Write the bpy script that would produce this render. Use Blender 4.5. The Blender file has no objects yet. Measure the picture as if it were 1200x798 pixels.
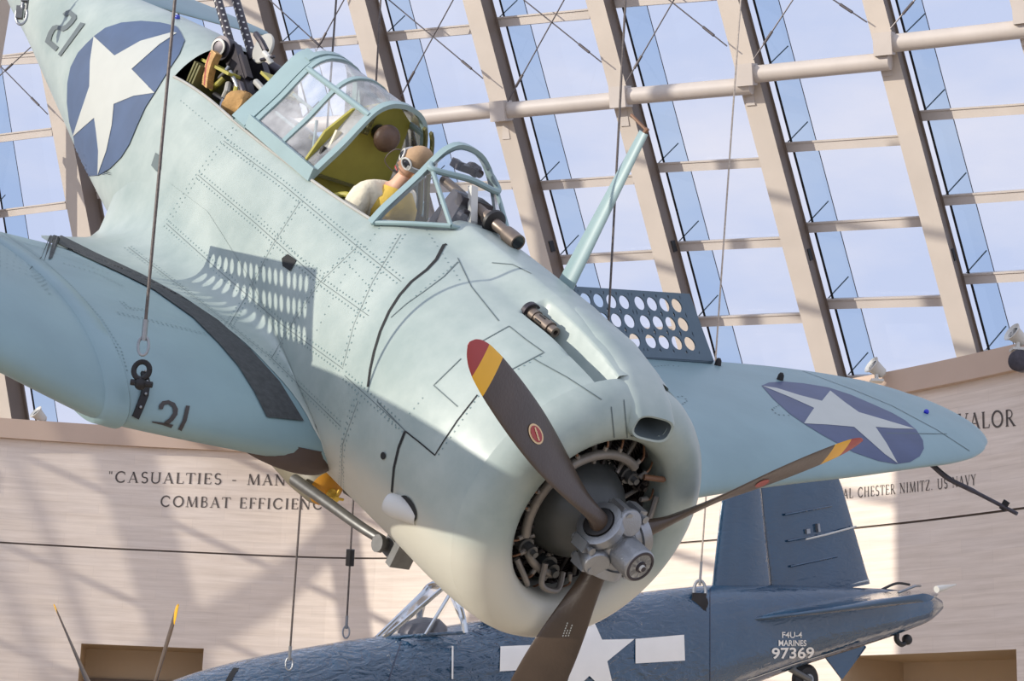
import bpy, bmesh, math, random
import numpy as np
from mathutils import Vector, Matrix
from mathutils.bvhtree import BVHTree
DBG = False
random.seed(7); rng = np.random.default_rng(5)
sc = bpy.context.scene
COL = sc.collection
PI = math.pi
FPX = 2118.7            # focal length in pixels of the 1200 px wide frame
CX, CY = 600.0, 399.0
H_CAM = 9.0             # the viewer stands on the upper gallery deck
PITCH, ROLL = math.radians(13.3), math.radians(2.0)

# ------------------------------------------------------------------ frames
def nrm(v):
    v = np.asarray(v, float); return v / np.linalg.norm(v)
Uc = np.array([math.cos(PITCH)*math.sin(ROLL), -math.cos(PITCH)*math.cos(ROLL), math.sin(PITCH)])
Yc = nrm(np.array([0, 0, 1.]) - Uc[2]*Uc)
Xc = np.cross(Yc, Uc)
M = np.stack([Xc, Yc, Uc])               # viewer axes (right, down, ahead) -> world
CAM = np.array([0, 0, H_CAM])
def cw(p):                               # viewer-axes point -> world
    return CAM + M @ np.asarray(p, float)
def px(u, v, Z):                         # point on the sight line at depth Z, viewer axes
    return np.array([(u-CX)/FPX*Z, (v-CY)/FPX*Z, Z])
def pxw(u, v, Z): return cw(px(u, v, Z))

# dive bomber pose (nose x, port y, up z; origin on the propeller hub)
RP = np.array([[0.5323973786563108, 0.7271142409788871, 0.4334257857645135], [0.4492669198608247, 0.19124505850598494, -0.8726881243123512], [-0.7174345028772008, 0.6593407375270692, -0.22485000760196683]])
TP = np.array([0.4988894, 0.99801679, 9.02341268])
# fighter pose
_F = nrm([-.825, .056, -.563]); _U = np.array([-.098, -.98, .0457]); _U = nrm(_U - _U@_F*_F)
RC = np.stack([_F, np.cross(_U, _F), _U], 1); TC = np.array([-450/FPX*15, 506/FPX*15, 15.])
def mat_of(R, t):
    A = M @ R; o = cw(t)
    m = Matrix.Identity(4)
    for i in range(3):
        for j in range(3): m[i][j] = A[i, j]
        m[i][3] = o[i]
    return m
class Pose:
    def __init__(s, R, t): s.R, s.t = R, t; s.C = -R.T @ t
    def ray(s, u, v): return nrm(s.R.T @ np.array([(u-CX)/FPX, (v-CY)/FPX, 1.]))
    def on(s, u, v, n, c):
        n = np.asarray(n, float); r = s.ray(u, v); return s.C + (c - n@s.C)/(n@r)*r
SBD, F4U = Pose(RP, TP), Pose(RC, TC)

# ------------------------------------------------------------------ materials
def mat(name, col, rough=.5, metal=0., var=.0, vscale=6., bump=0., bscale=40., coat=0., col2=None, spec=.5):
    m = bpy.data.materials.new(name); m.use_nodes = True
    nt = m.node_tree; b = nt.nodes['Principled BSDF']
    b.inputs['Roughness'].default_value = rough; b.inputs['Metallic'].default_value = metal
    b.inputs['Coat Weight'].default_value = coat; b.inputs['Coat Roughness'].default_value = .08
    b.inputs['Specular IOR Level'].default_value = spec
    tc = nt.nodes.new('ShaderNodeTexCoord')
    if var > 0 or col2:
        n = nt.nodes.new('ShaderNodeTexNoise'); n.inputs['Scale'].default_value = vscale; n.inputs['Detail'].default_value = 5
        nt.links.new(tc.outputs['Object'], n.inputs['Vector'])
        r = nt.nodes.new('ShaderNodeValToRGB')
        c2 = col2 if col2 else tuple(min(1, c*(1+var)) for c in col)
        c1 = col if col2 else tuple(c*(1-var) for c in col)
        r.color_ramp.elements[0].color = (*c1, 1); r.color_ramp.elements[1].color = (*c2, 1)
        r.color_ramp.elements[0].position = .3; r.color_ramp.elements[1].position = .7
        nt.links.new(n.outputs['Fac'], r.inputs['Fac']); nt.links.new(r.outputs['Color'], b.inputs['Base Color'])
    else: b.inputs['Base Color'].default_value = (*col, 1)
    if bump > 0:
        n2 = nt.nodes.new('ShaderNodeTexNoise'); n2.inputs['Scale'].default_value = bscale; n2.inputs['Detail'].default_value = 3
        nt.links.new(tc.outputs['Object'], n2.inputs['Vector'])
        bp = nt.nodes.new('ShaderNodeBump'); bp.inputs['Strength'].default_value = bump; bp.inputs['Distance'].default_value = .02
        nt.links.new(n2.outputs['Fac'], bp.inputs['Height']); nt.links.new(bp.outputs['Normal'], b.inputs['Normal'])
    return m
def s2l(r, g, b):
    f = lambda c: ((c/255+.055)/1.055)**2.4 if c > 10 else c/255/12.92
    return (f(r), f(g), f(b))

def paint_two_tone():
    m = bpy.data.materials.new('sea_blue_grey_paint'); m.use_nodes = True
    nt = m.node_tree; L = nt.links; b = nt.nodes['Principled BSDF']
    tc = nt.nodes.new('ShaderNodeTexCoord'); sx = nt.nodes.new('ShaderNodeSeparateXYZ'); L.new(tc.outputs['Object'], sx.inputs[0])
    n = nt.nodes.new('ShaderNodeTexNoise'); n.inputs['Scale'].default_value = 2.2; n.inputs['Detail'].default_value = 6; n.inputs['Roughness'].default_value = .6
    L.new(tc.outputs['Object'], n.inputs['Vector'])
    r = nt.nodes.new('ShaderNodeValToRGB'); r.color_ramp.elements[0].position = .32; r.color_ramp.elements[1].position = .68
    r.color_ramp.elements[0].color = (*TOP1, 1); r.color_ramp.elements[1].color = (*TOP2, 1)
    L.new(n.outputs['Fac'], r.inputs['Fac'])
    ad = nt.nodes.new('ShaderNodeMath'); ad.operation = 'MULTIPLY_ADD'; ad.inputs[1].default_value = .2
    xo = nt.nodes.new('ShaderNodeMath'); xo.operation = 'MULTIPLY_ADD'; xo.inputs[1].default_value = -.10
    L.new(sx.outputs['X'], xo.inputs[0]); L.new(sx.outputs['Z'], xo.inputs[2])
    L.new(n.outputs['Fac'], ad.inputs[0]); L.new(xo.outputs[0], ad.inputs[2])
    mr = nt.nodes.new('ShaderNodeMapRange'); mr.inputs['From Min'].default_value = -.26; mr.inputs['From Max'].default_value = -.02
    mr.interpolation_type = 'SMOOTHSTEP'
    L.new(ad.outputs[0], mr.inputs['Value'])
    mx = nt.nodes.new('ShaderNodeMix'); mx.data_type = 'RGBA'; mx.inputs['A'].default_value = (*BELLY, 1)
    L.new(mr.outputs['Result'], mx.inputs['Factor']); L.new(r.outputs['Color'], mx.inputs['B'])
    L.new(mx.outputs['Result'], b.inputs['Base Color'])
    b.inputs['Roughness'].default_value = .38; b.inputs['Specular IOR Level'].default_value = .45
    n2 = nt.nodes.new('ShaderNodeTexNoise'); n2.inputs['Scale'].default_value = 5.; n2.inputs['Detail'].default_value = 2
    L.new(tc.outputs['Object'], n2.inputs['Vector'])
    bp = nt.nodes.new('ShaderNodeBump'); bp.inputs['Strength'].default_value = .25; bp.inputs['Distance'].default_value = .02
    L.new(n2.outputs['Fac'], bp.inputs['Height']); L.new(bp.outputs['Normal'], b.inputs['Normal'])
    return m
TOP1, TOP2, BELLY = s2l(142, 156, 151), s2l(170, 180, 173), s2l(194, 192, 178)
MP = paint_two_tone()
MW = mat('wing_blue_grey_paint', s2l(126, 150, 153), .42, var=.06, vscale=2.5, bump=.15, bscale=5)
MU = mat('light_grey_underside_paint', s2l(190, 186, 172), .45, var=.04)
MFR = mat('frame_blue_green_paint', s2l(138, 160, 160), .4, var=.05)
MSEAM = mat('dark_seam', s2l(92, 104, 104), .7, var=.1)
MGAP = mat('black_gap', (.012, .012, .012), .8, var=.1)
MRIV = mat('rivet_paint', s2l(112, 134, 134), .5, var=.1)
MNAVY = mat('insignia_blue', s2l(66, 84, 112), .45, var=.12, vscale=4)
MNAVY2 = mat('wing_insignia_blue', s2l(68, 78, 108), .45, var=.12, vscale=4)
MWHITE = mat('insignia_white', s2l(180, 182, 174), .45, var=.03, vscale=5)
MBLK = mat('walkway_black', s2l(66, 68, 68), .85, var=.25, vscale=30, bump=.4, bscale=220)
MNUM = mat('number_dark_grey', s2l(88, 98, 100), .6, var=.06)
MNUM2 = mat('number_black', s2l(60, 54, 52), .6, var=.06)
MBLADE = mat('propeller_dark_paint', s2l(68, 55, 44), .34, var=.15, vscale=5, bump=.1, bscale=60)
MRED = mat('tip_red', s2l(158, 52, 46), .4, var=.08); MYEL = mat('tip_yellow', s2l(226, 170, 30), .4, var=.05)
MCREAM = mat('cream_decal', s2l(214, 184, 140), .5, var=.03)
MSIL = mat('cast_aluminium', s2l(150, 152, 154), .36, .75, var=.1, vscale=12, bump=.15, bscale=120)
MSILD = mat('dull_steel', s2l(112, 112, 110), .45, .7, var=.15, vscale=15)
MGEAR = mat('gearcase_grey', s2l(66, 68, 66), .4, .2, var=.12, vscale=8)
MENG = mat('engine_dark', s2l(40, 34, 32), .5, .4, var=.3, vscale=25)
MTUBE = mat('manifold_grey', s2l(128, 122, 114), .45, .3, var=.15, vscale=12)
MLEAD = mat('ignition_lead', s2l(120, 84, 58), .55, var=.2)
MOLIVE = mat('cockpit_olive', s2l(158, 150, 62), .55, var=.12, vscale=5)
MOLIVED = mat('cockpit_dark_olive', s2l(100, 97, 54), .6, var=.15)
MGUN = mat('gunmetal', s2l(66, 62, 66), .42, .6, var=.2, vscale=20)
MGUNB = mat('gun_brown_steel', s2l(118, 106, 96), .4, .6, var=.15, vscale=14)
MLEATH = mat('brown_leather', s2l(98, 76, 62), .45, var=.15, vscale=15, bump=.2, bscale=80)
MTAN = mat('tan_cap_cloth', s2l(178, 146, 112), .8, var=.1, vscale=20, bump=.2, bscale=150)
MSKIN = mat('skin', s2l(214, 168, 140), .55, var=.06, vscale=12)
MCLOTH = mat('cream_flight_cloth', s2l(222, 212, 186), .85, var=.06, vscale=8, bump=.5, bscale=18)
MVEST = mat('yellow_vest', s2l(214, 180, 78), .8, var=.08, vscale=8, bump=.4, bscale=20)
MBAG = mat('tan_canvas', s2l(178, 138, 84), .85, var=.15, vscale=10, bump=.5, bscale=25)
MBELT = mat('brass_belt', s2l(190, 150, 96), .5, .3, var=.25, vscale=40)
MDISC = mat('pale_grey_disc', s2l(198, 196, 188), .5, var=.05)
MBLACK = mat('black_rubber', (.014, .013, .013), .5, var=.2)
MTYRE = mat('tyre_brown_black', s2l(72, 58, 52), .55, var=.15)
MBOMB = mat('bomb_grey_green', s2l(118, 112, 96), .5, var=.1); MBYEL = mat('bomb_ochre', s2l(200, 140, 40), .5, var=.12)
MROPE = mat('steel_cable', s2l(96, 88, 84), .5, .4, var=.3, vscale=60)
MROPEL = mat('pale_cable', s2l(176, 164, 150), .5, .3, var=.2, vscale=40)
MLINK = mat('blackened_iron', s2l(42, 40, 40), .5, .5, var=.2)
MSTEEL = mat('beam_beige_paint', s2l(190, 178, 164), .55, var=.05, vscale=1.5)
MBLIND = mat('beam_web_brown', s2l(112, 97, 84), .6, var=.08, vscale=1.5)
MPURL = mat('purlin_grey_beige', s2l(190, 180, 170), .5, var=.05, vscale=2)
MROD = mat('rod_grey', s2l(92, 86, 86), .4, .5, var=.1)
MDEEP = mat('corsair_navy', s2l(22, 60, 86), .1, 0, var=.12, vscale=3, bump=.0, coat=1.)
MDEEPD = mat('corsair_dark_navy', s2l(32, 40, 62), .2, 0, var=.15, vscale=2, coat=.3)
MDISC2 = mat('disc_grey', s2l(164, 162, 154), .5, var=.08)
MFLOOR = mat('terrazzo', s2l(200, 184, 160), .4, var=.08, vscale=2)
MLETTER = mat('letter_dark', s2l(84, 76, 70), .7, var=.05)
MGOG = mat('goggle_glass', (.02, .02, .022), .08, 0, var=.1)
MMIRROR = mat('polished_rim', s2l(200, 204, 206), .12, .9, var=.03)

def stone():
    m = bpy.data.materials.new('travertine_wall'); m.use_nodes = True
    nt = m.node_tree; L = nt.links; b = nt.nodes['Principled BSDF']; b.inputs['Roughness'].default_value = .65
    uv = nt.nodes.new('ShaderNodeUVMap'); uv.uv_map = 'UVMap'
    mp = nt.nodes.new('ShaderNodeMapping'); mp.inputs['Scale'].default_value = (.3, 5., 1); L.new(uv.outputs[0], mp.inputs[0])
    n = nt.nodes.new('ShaderNodeTexNoise'); n.inputs['Scale'].default_value = 2.5; n.inputs['Detail'].default_value = 8; n.inputs['Roughness'].default_value = .65
    L.new(mp.outputs[0], n.inputs['Vector'])
    br = nt.nodes.new('ShaderNodeTexBrick'); br.inputs['Scale'].default_value = 1.; br.inputs['Mortar Size'].default_value = .004
    br.inputs['Brick Width'].default_value = 1.15; br.inputs['Row Height'].default_value = .19
    br.inputs['Color1'].default_value = (.97, .97, .97, 1); br.inputs['Color2'].default_value = (1.02, 1.015, 1.0, 1); br.inputs['Mortar'].default_value = (.93, .92, .91, 1)
    L.new(uv.outputs[0], br.inputs['Vector'])
    r = nt.nodes.new('ShaderNodeValToRGB'); r.color_ramp.elements[0].position = .3; r.color_ramp.elements[1].position = .72
    r.color_ramp.elements[0].color = (*s2l(208, 192, 176), 1); r.color_ramp.elements[1].color = (*s2l(232, 218, 204), 1)
    L.new(n.outputs['Fac'], r.inputs['Fac'])
    mx = nt.nodes.new('ShaderNodeMix'); mx.data_type = 'RGBA'; mx.blend_type = 'MULTIPLY'; mx.inputs['Factor'].default_value = 1
    L.new(r.outputs['Color'], mx.inputs['A']); L.new(br.outputs['Color'], mx.inputs['B']); L.new(mx.outputs['Result'], b.inputs['Base Color'])
    return m
MSTONE = stone()
MCOP = mat('coping_stone', s2l(190, 166, 146), .6, var=.05, vscale=1.2)
MNICHE = mat('niche_plaster', s2l(196, 172, 140), .7, var=.04, vscale=1)

def glass_mat(name, tint, gloss=.06, haze=0., hazecol=(.8, .8, .8), rough=.03, fres=.8):
    m = bpy.data.materials.new(name); m.use_nodes = True
    nt = m.node_tree; L = nt.links; nt.nodes.remove(nt.nodes['Principled BSDF'])
    out = nt.nodes['Material Output']
    tr = nt.nodes.new('ShaderNodeBsdfTransparent'); tr.inputs[0].default_value = (*tint, 1)
    gl = nt.nodes.new('ShaderNodeBsdfGlossy'); gl.inputs['Roughness'].default_value = rough
    fr = nt.nodes.new('ShaderNodeFresnel'); fr.inputs[0].default_value = 1.3
    mu = nt.nodes.new('ShaderNodeMath'); mu.operation = 'MULTIPLY_ADD'; mu.inputs[1].default_value = fres; mu.inputs[2].default_value = gloss
    L.new(fr.outputs[0], mu.inputs[0])
    mx = nt.nodes.new('ShaderNodeMixShader'); L.new(mu.outputs[0], mx.inputs[0]); L.new(tr.outputs[0], mx.inputs[1]); L.new(gl.outputs[0], mx.inputs[2])
    last = mx
    if haze > 0:
        df = nt.nodes.new('ShaderNodeBsdfDiffuse'); df.inputs[0].default_value = (*hazecol, 1)
        tc = nt.nodes.new('ShaderNodeTexCoord'); n = nt.nodes.new('ShaderNodeTexNoise'); n.inputs['Scale'].default_value = 4; n.inputs['Detail'].default_value = 6
        L.new(tc.outputs['Object'], n.inputs['Vector'])
        mr = nt.nodes.new('ShaderNodeMapRange'); mr.inputs['From Min'].default_value = .35; mr.inputs['From Max'].default_value = .7
        mr.inputs['To Min'].default_value = haze*.4; mr.inputs['To Max'].default_value = haze*1.7
        L.new(n.outputs['Fac'], mr.inputs[0])
        m2 = nt.nodes.new('ShaderNodeMixShader'); L.new(mr.outputs[0], m2.inputs[0]); L.new(mx.outputs[0], m2.inputs[1]); L.new(df.outputs[0], m2.inputs[2]); last = m2
    L.new(last.outputs[0], out.inputs[0])
    return m
GPANE = glass_mat('roof_glass', (.97, .98, 1.), .02, fres=0.)
GSIDE = glass_mat('blue_side_glass', (.62, .74, .86), .03, fres=0.)
GHOOD = glass_mat('hazy_canopy_plexiglass', (.96, .97, .97), .06, .3)
GWIND = glass_mat('windscreen_plexiglass', (.95, .97, .98), .05, .03)

# ------------------------------------------------------------------ mesh helpers
class MB:
    def __init__(s): s.v, s.f, s.mi = [], [], []
    def add(s, vs, fs, mi=0):
        o = len(s.v); s.v += [tuple(map(float, p)) for p in vs]; s.f += [tuple(i+o for i in f) for f in fs]; s.mi += [mi]*len(fs); return s
    def box(s, c, size, R=None, mi=0, taper=1.):
        c = np.asarray(c, float); h = np.asarray(size, float)/2
        vs = []
        for k in (-1, 1):
            for j in (-1, 1):
                for i in (-1, 1):
                    q = np.array([i*h[0], j*h[1], k*h[2]])
                    if k > 0: q[:2] *= taper
                    vs.append(c + (R @ q if R is not None else q))
        return s.add(vs, [(0, 2, 3, 1), (4, 5, 7, 6), (0, 1, 5, 4), (2, 6, 7, 3), (0, 4, 6, 2), (1, 3, 7, 5)], mi)
    def hexa(s, eight, mi=0):
        return s.add(eight, [(0, 2, 3, 1), (4, 5, 7, 6), (0, 1, 5, 4), (2, 6, 7, 3), (0, 4, 6, 2), (1, 3, 7, 5)], mi)
    def tube(s, pts, rad, n=10, caps=True, mi=0, flat=1., up=None):
        P = np.asarray(pts, float); m = len(P)
        rad = np.full(m, rad, float) if np.isscalar(rad) else np.asarray(rad, float)
        T = np.gradient(P, axis=0); T /= np.maximum(np.linalg.norm(T, axis=1), 1e-9)[:, None]
        a = np.array(up, float) if up is not None else (np.array([0, 0, 1.]) if abs(T[0][2]) < .9 else np.array([1., 0, 0]))
        u = nrm(np.cross(T[0], a)); vs = []
        for i in range(m):
            u = u - T[i]*(u@T[i]); u = nrm(u); w = np.cross(T[i], u)
            for k in range(n):
                an = 2*PI*k/n; vs.append(P[i] + rad[i]*(math.cos(an)*u + flat*math.sin(an)*w))
        fs = [(i*n+k, i*n+(k+1) % n, (i+1)*n+(k+1) % n, (i+1)*n+k) for i in range(m-1) for k in range(n)]
        if caps: fs += [tuple(range(n))[::-1], tuple((m-1)*n+k for k in range(n))]
        return s.add(vs, fs, mi)
    def lathe(s, o, ax, prof, n=32, mi=0, caps=True):          # prof: (distance along ax, radius)
        o = np.asarray(o, float); ax = nrm(ax)
        a = np.array([0, 0, 1.]) if abs(ax[2]) < .9 else np.array([1., 0, 0])
        u = nrm(np.cross(ax, a)); w = np.cross(ax, u); vs = []
        for d, r in prof:
            for k in range(n): an = 2*PI*k/n; vs.append(o + ax*d + max(r, 1e-4)*(math.cos(an)*u + math.sin(an)*w))
        m = len(prof)
        fs = [(i*n+k, (i+1)*n+k, (i+1)*n+(k+1) % n, i*n+(k+1) % n) for i in range(m-1) for k in range(n)]
        if caps: fs += [tuple(range(n)), tuple((m-1)*n+k for k in range(n))[::-1]]
        return s.add(vs, fs, mi)
    def grid(s, G, mi=0, closed_v=False, flip=False, keep=None):
        G = np.asarray(G, float); a, b = G.shape[:2]; fs = []
        for i in range(a-1):
            for j in range(b if closed_v else b-1):
                if keep is not None and not keep(i, j): continue
                q = (i*b+j, (i+1)*b+j, (i+1)*b+(j+1) % b, i*b+(j+1) % b)
                fs.append(q[::-1] if flip else q)
        return s.add(G.reshape(-1, 3), fs, mi)
    def sphere(s, c, r, n=20, m=12, mi=0, R=None):
        c = np.asarray(c, float); r = np.asarray(r if not np.isscalar(r) else (r, r, r), float); G = []
        for i in range(m+1):
            th = PI*i/m; G.append([(R @ (r*np.array([math.sin(th)*math.cos(2*PI*k/n), math.sin(th)*math.sin(2*PI*k/n), math.cos(th)])) if R is not None else r*np.array([math.sin(th)*math.cos(2*PI*k/n), math.sin(th)*math.sin(2*PI*k/n), math.cos(th)])) + c for k in range(n)])
        return s.grid(G, mi, closed_v=True)
    def build(s, name, mats, parent=None, smooth=True, ang=35, loc=None):
        me = bpy.data.meshes.new(name)
        if loc is not None: s.v = [tuple(np.asarray(p) - loc) for p in s.v]
        me.from_pydata(s.v, [], s.f); me.validate()
        ms = mats if isinstance(mats, (list, tuple)) else [mats]
        for q in ms: me.materials.append(q)
        if len(ms) > 1 and len(me.polygons) == len(s.mi): me.polygons.foreach_set('material_index', s.mi)
        bm = bmesh.new(); bm.from_mesh(me); bmesh.ops.remove_doubles(bm, verts=bm.verts, dist=1e-5)
        loose = [v for v in bm.verts if not v.link_faces]
        if loose: bmesh.ops.delete(bm, geom=loose, context='VERTS')
        bmesh.ops.recalc_face_normals(bm, faces=bm.faces)
        if smooth:
            for f in bm.faces: f.smooth = True
            for e in bm.edges:
                if len(e.link_faces) == 2 and e.calc_face_angle(0) > math.radians(ang): e.smooth = False
        bm.to_mesh(me); bm.free()
        o = bpy.data.objects.new(name, me); COL.objects.link(o)
        if parent is not None: o.parent = parent
        if loc is not None: o.location = loc
        return o
def empty(name, mw=None, loc=None):
    o = bpy.data.objects.new(name, None); o.empty_display_size = .3; COL.objects.link(o)
    if mw is not None: o.matrix_world = mw
    if loc is not None: o.location = loc
    return o
def tag(o, label=None, cat=None, group=None, kind=None):
    if label: o['label'] = label
    if cat: o['category'] = cat
    if group: o['group'] = group
    if kind: o['kind'] = kind
    return o
def interp(tab, x):
    T = np.array(tab, float); xs = T[:, 0]; o = np.argsort(xs); T = T[o]; xs = xs[o]
    out = []
    for c in range(1, T.shape[1]):
        y = T[:, c]; d = np.gradient(y, xs)
        i = int(np.clip(np.searchsorted(xs, x)-1, 0, len(xs)-2)); h = xs[i+1]-xs[i]; t = float(np.clip((x-xs[i])/h, 0, 1))
        out.append((2*t**3-3*t*t+1)*y[i] + (t**3-2*t*t+t)*h*d[i] + (-2*t**3+3*t*t)*y[i+1] + (t**3-t*t)*h*d[i+1])
    return out
def sstep(a, b, x):
    t = np.clip((x-a)/(b-a), 0, 1); return t*t*(3-2*t)
def catmull(P, n=8):
    P = np.asarray(P, float); Q = np.vstack([2*P[0]-P[1], P, 2*P[-1]-P[-2]]); o = []
    for i in range(1, len(Q)-2):
        for t in np.linspace(0, 1, n, endpoint=False):
            o.append(.5*(2*Q[i] + (Q[i+1]-Q[i-1])*t + (2*Q[i-1]-5*Q[i]+4*Q[i+1]-Q[i+2])*t*t + (3*Q[i]-Q[i-1]-3*Q[i+1]+Q[i+2])*t**3))
    o.append(P[-1]); return np.array(o)

class Host:                                   # surface that markings are laid onto, in the thing's own axes
    def __init__(s, objs, pose):
        vs, fs = [], []
        for o in objs:
            k = len(vs); vs += [v.co.copy() for v in o.data.vertices]; fs += [tuple(i+k for i in p.vertices) for p in o.data.polygons]
        s.b = BVHTree.FromPolygons(vs, fs); s.p = pose; s.last = None
    def hit(s, u, v):
        r = s.p.ray(u, v); C = Vector(s.p.C); d = Vector(r)
        h = s.b.ray_cast(C, d)
        if h[0] is None:
            q = C + d*(s.last if s.last else 10.); h = s.b.find_nearest(q)
            n = h[1]; 
            return np.array(h[0]), np.array(n if n.dot(d) < 0 else -n)
        s.last = h[3]; n = h[1]
        if n.dot(d) > 0: n = -n
        return np.array(h[0]), np.array(n)
def decal(host, poly, name, m, parent, off=.004, step=5., smooth=True):
    off *= 1.6; step *= .7
    bm = bmesh.new(); vs = [bm.verts.new((p[0], p[1], 0)) for p in poly]
    f = bm.faces.new(vs); f.normal_update(); bmesh.ops.triangulate(bm, faces=[f], ngon_method='EAR_CLIP')
    for _ in range(7):
        es = [e for e in bm.edges if e.calc_length() > step]
        if not es: break
        bmesh.ops.subdivide_edges(bm, edges=es, cuts=1, use_grid_fill=False)
        bmesh.ops.triangulate(bm, faces=bm.faces[:])
    for v in bm.verts:
        p, n = host.hit(v.co.x, v.co.y); v.co = Vector(p + n*off)
    me = bpy.data.meshes.new(name); bm.to_mesh(me); bm.free(); me.materials.append(m)
    for p in me.polygons: p.use_smooth = smooth
    o = bpy.data.objects.new(name, me); COL.objects.link(o); o.parent = parent
    return o
def decal_join(host, polys, name, m, parent, off=.004, step=5.):
    os_ = [decal(host, p, name, m, parent, off, step) for p in polys]
    bm = bmesh.new()
    for o in os_: bm.from_mesh(o.data)
    me = bpy.data.meshes.new(name); bm.to_mesh(me); bm.free(); me.materials.append(m)
    for o in os_: bpy.data.objects.remove(o)
    o = bpy.data.objects.new(name, me); COL.objects.link(o); o.parent = parent
    return o
def ribbon(host, line, w, mb, off=.003, step=4.):
    P = np.asarray(line, float); S = []
    for a, b in zip(P[:-1], P[1:]):
        k = max(1, int(np.linalg.norm(b-a)/step)); S += [a+(b-a)*t/k for t in range(k)]
    S.append(P[-1]); pts, ns = [], []
    for q in S:
        h = host.hit(*q); pts.append(h[0]); ns.append(h[1])
    pts = np.array(pts); keep = [0]
    for i in range(1, len(pts)):
        if np.linalg.norm(pts[i]-pts[keep[-1]]) < .35: keep.append(i)
    pts = pts[keep]; ns = np.array(ns)[keep]
    if len(pts) < 2: return pts, ns
    T = np.gradient(pts, axis=0); G = []
    for p, n, t in zip(pts, ns, T):
        s_ = np.cross(n, t); s_ = s_/max(np.linalg.norm(s_), 1e-9)
        G.append([p+n*off-s_*w/2, p+n*off+s_*w/2])
    mb.grid(G)
    return pts, ns
def disc_fan(c, n, r, k=8):
    n = nrm(n); a = np.array([0, 0, 1.]) if abs(n[2]) < .9 else np.array([1., 0, 0]); u = nrm(np.cross(n, a)); w = np.cross(n, u)
    return [c + r*(math.cos(2*PI*i/k)*u + math.sin(2*PI*i/k)*w) for i in range(k)]
def rivet_row(host, line, mb, gap=.045, r=.0055, both=0.):
    P = np.asarray(line, float); S = []
    for a, b in zip(P[:-1], P[1:]):
        k = max(1, int(np.linalg.norm(b-a)/2)); S += [a+(b-a)*t/k for t in range(k)]
    S.append(P[-1]); pts = [host.hit(*q) for q in S]
    acc = 0; prev = pts[0][0]; nxt = 0.
    for (p, n), (p2, n2) in zip(pts[:-1], pts[1:]):
        L_ = np.linalg.norm(p2-p)
        if L_ > .3: continue
        while nxt < acc + L_:
            t = (nxt-acc)/max(L_, 1e-9); q = p+(p2-p)*t; sd = np.cross(n, p2-p); sd = sd/max(np.linalg.norm(sd), 1e-9)
            for o in ([0] if not both else [-both, both]):
                d = disc_fan(q+n*.0022+sd*o, n, r, 6); mb.add(d, [tuple(range(6))])
            nxt += gap
        acc += L_

# ================================================================== SETTING
# ---- curved stone wall under the skylight
WALLP = [(-260, 31.6), (-120, 32.4), (0, 32.9), (215, 33.4), (430, 33.4), (620, 31.9), (797, 29.6), (997, 27.2), (1200, 24.6), (1330, 22.9), (1450, 21.2)]
def wall_v(tab, u): return interp(tab, u)[0]
SEAM = [(-260, 628), (0, 635), (215, 645), (430, 655), (620, 648), (797, 633), (997, 619), (1200, 596), (1450, 556)]
def hor(u): return 902 + (u-600)*math.tan(ROLL)
def wz(u): return interp([(a, b) for a, b in WALLP], u)[0]
us = np.linspace(-240, 1430, 60)
base = np.array([cw(px(u, wall_v(SEAM, u), wz(u))) for u in us])      # world points along the seam
ZS = float(np.mean(base[:, 2]))                                        # seam height
plan = base[:, :2]
dpl = np.concatenate([[0], np.cumsum(np.linalg.norm(np.diff(plan, axis=0), axis=1))])
tan_ = np.gradient(plan, axis=0); tan_ /= np.linalg.norm(tan_, axis=1)[:, None]
nin = np.stack([tan_[:, 1], -tan_[:, 0]], 1)                           # toward the viewer
if (nin[20] @ (-plan[20])) < 0: nin = -nin
def wall_top(u): return ZS + (wall_v([(-260, 517), (0, 521), (270, 527), (430, 520), (620, 506), (797, 487), (1060, 464), (1200, 432), (1450, 372)], u)*0 + 1.0)
def ray_plan(u, v):
    """point of the wall face seen at (u, v): walk the plan curve"""
    d = M @ nrm(px(u, v, 1.)); best = None
    for i in range(len(plan)-1):
        a, b = plan[i], plan[i+1]; A = np.array([[d[0], a[0]-b[0]], [d[1], a[1]-b[1]]])
        if abs(np.linalg.det(A)) < 1e-9: continue
        s, t = np.linalg.solve(A, a - CAM[:2])
        if -.001 <= t <= 1.001 and s > 0: return CAM + d*s, dpl[i] + t*(dpl[i+1]-dpl[i]), i
    return None
ZC = np.mean([ray_plan(u, v)[0][2] for u, v in ((30, 521), (150, 523), (260, 525), (1080, 459), (1190, 434))])  # underside of coping
ZT = ZC + .36
def at_wall(s, z, off=0.):
    i = int(np.clip(np.searchsorted(dpl, s)-1, 0, len(dpl)-2)); t = (s-dpl[i])/(dpl[i+1]-dpl[i])
    p = plan[i]*(1-t)+plan[i+1]*t; n = nrm(nin[i]*(1-t)+nin[i+1]*t)
    return np.array([*(p+n*off), z])
# openings low on the wall
def opening(u0, u1, v):
    a, b = ray_plan(u0, v), ray_plan(u1, v); return a[1], b[1], (a[0][2]+b[0][2])/2
OP = [opening(95, 239, 757), opening(985, 1191, 765)]
svals = sorted(set(list(np.linspace(0, dpl[-1], 150)) + [o[k] for o in OP for k in (0, 1)]))
zvals = sorted([0., 3.5, ZS-.016, ZS+.016, ZC, ZT-.02] + [o[2] for o in OP] + [o[2]-3.0 for o in OP])
wall = MB(); uvs = []
G = [[at_wall(s, z) for z in zvals] for s in svals]
def keepw(i, j):
    s = (svals[i]+svals[i+1])/2; z = (zvals[j]+zvals[j+1])/2
    if abs(z-ZS) < .015: return False
    return not any(o[0] < s < o[1] and o[2]-3.0 < z < o[2] for o in OP)
wall.grid(G, keep=keepw)
G2 = [[at_wall(s, z, -.035 if True else 0) for z in (ZS-.016, ZS+.016)] for s in svals]
wv = len(wall.v); wall.grid(G2, mi=1)
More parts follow.
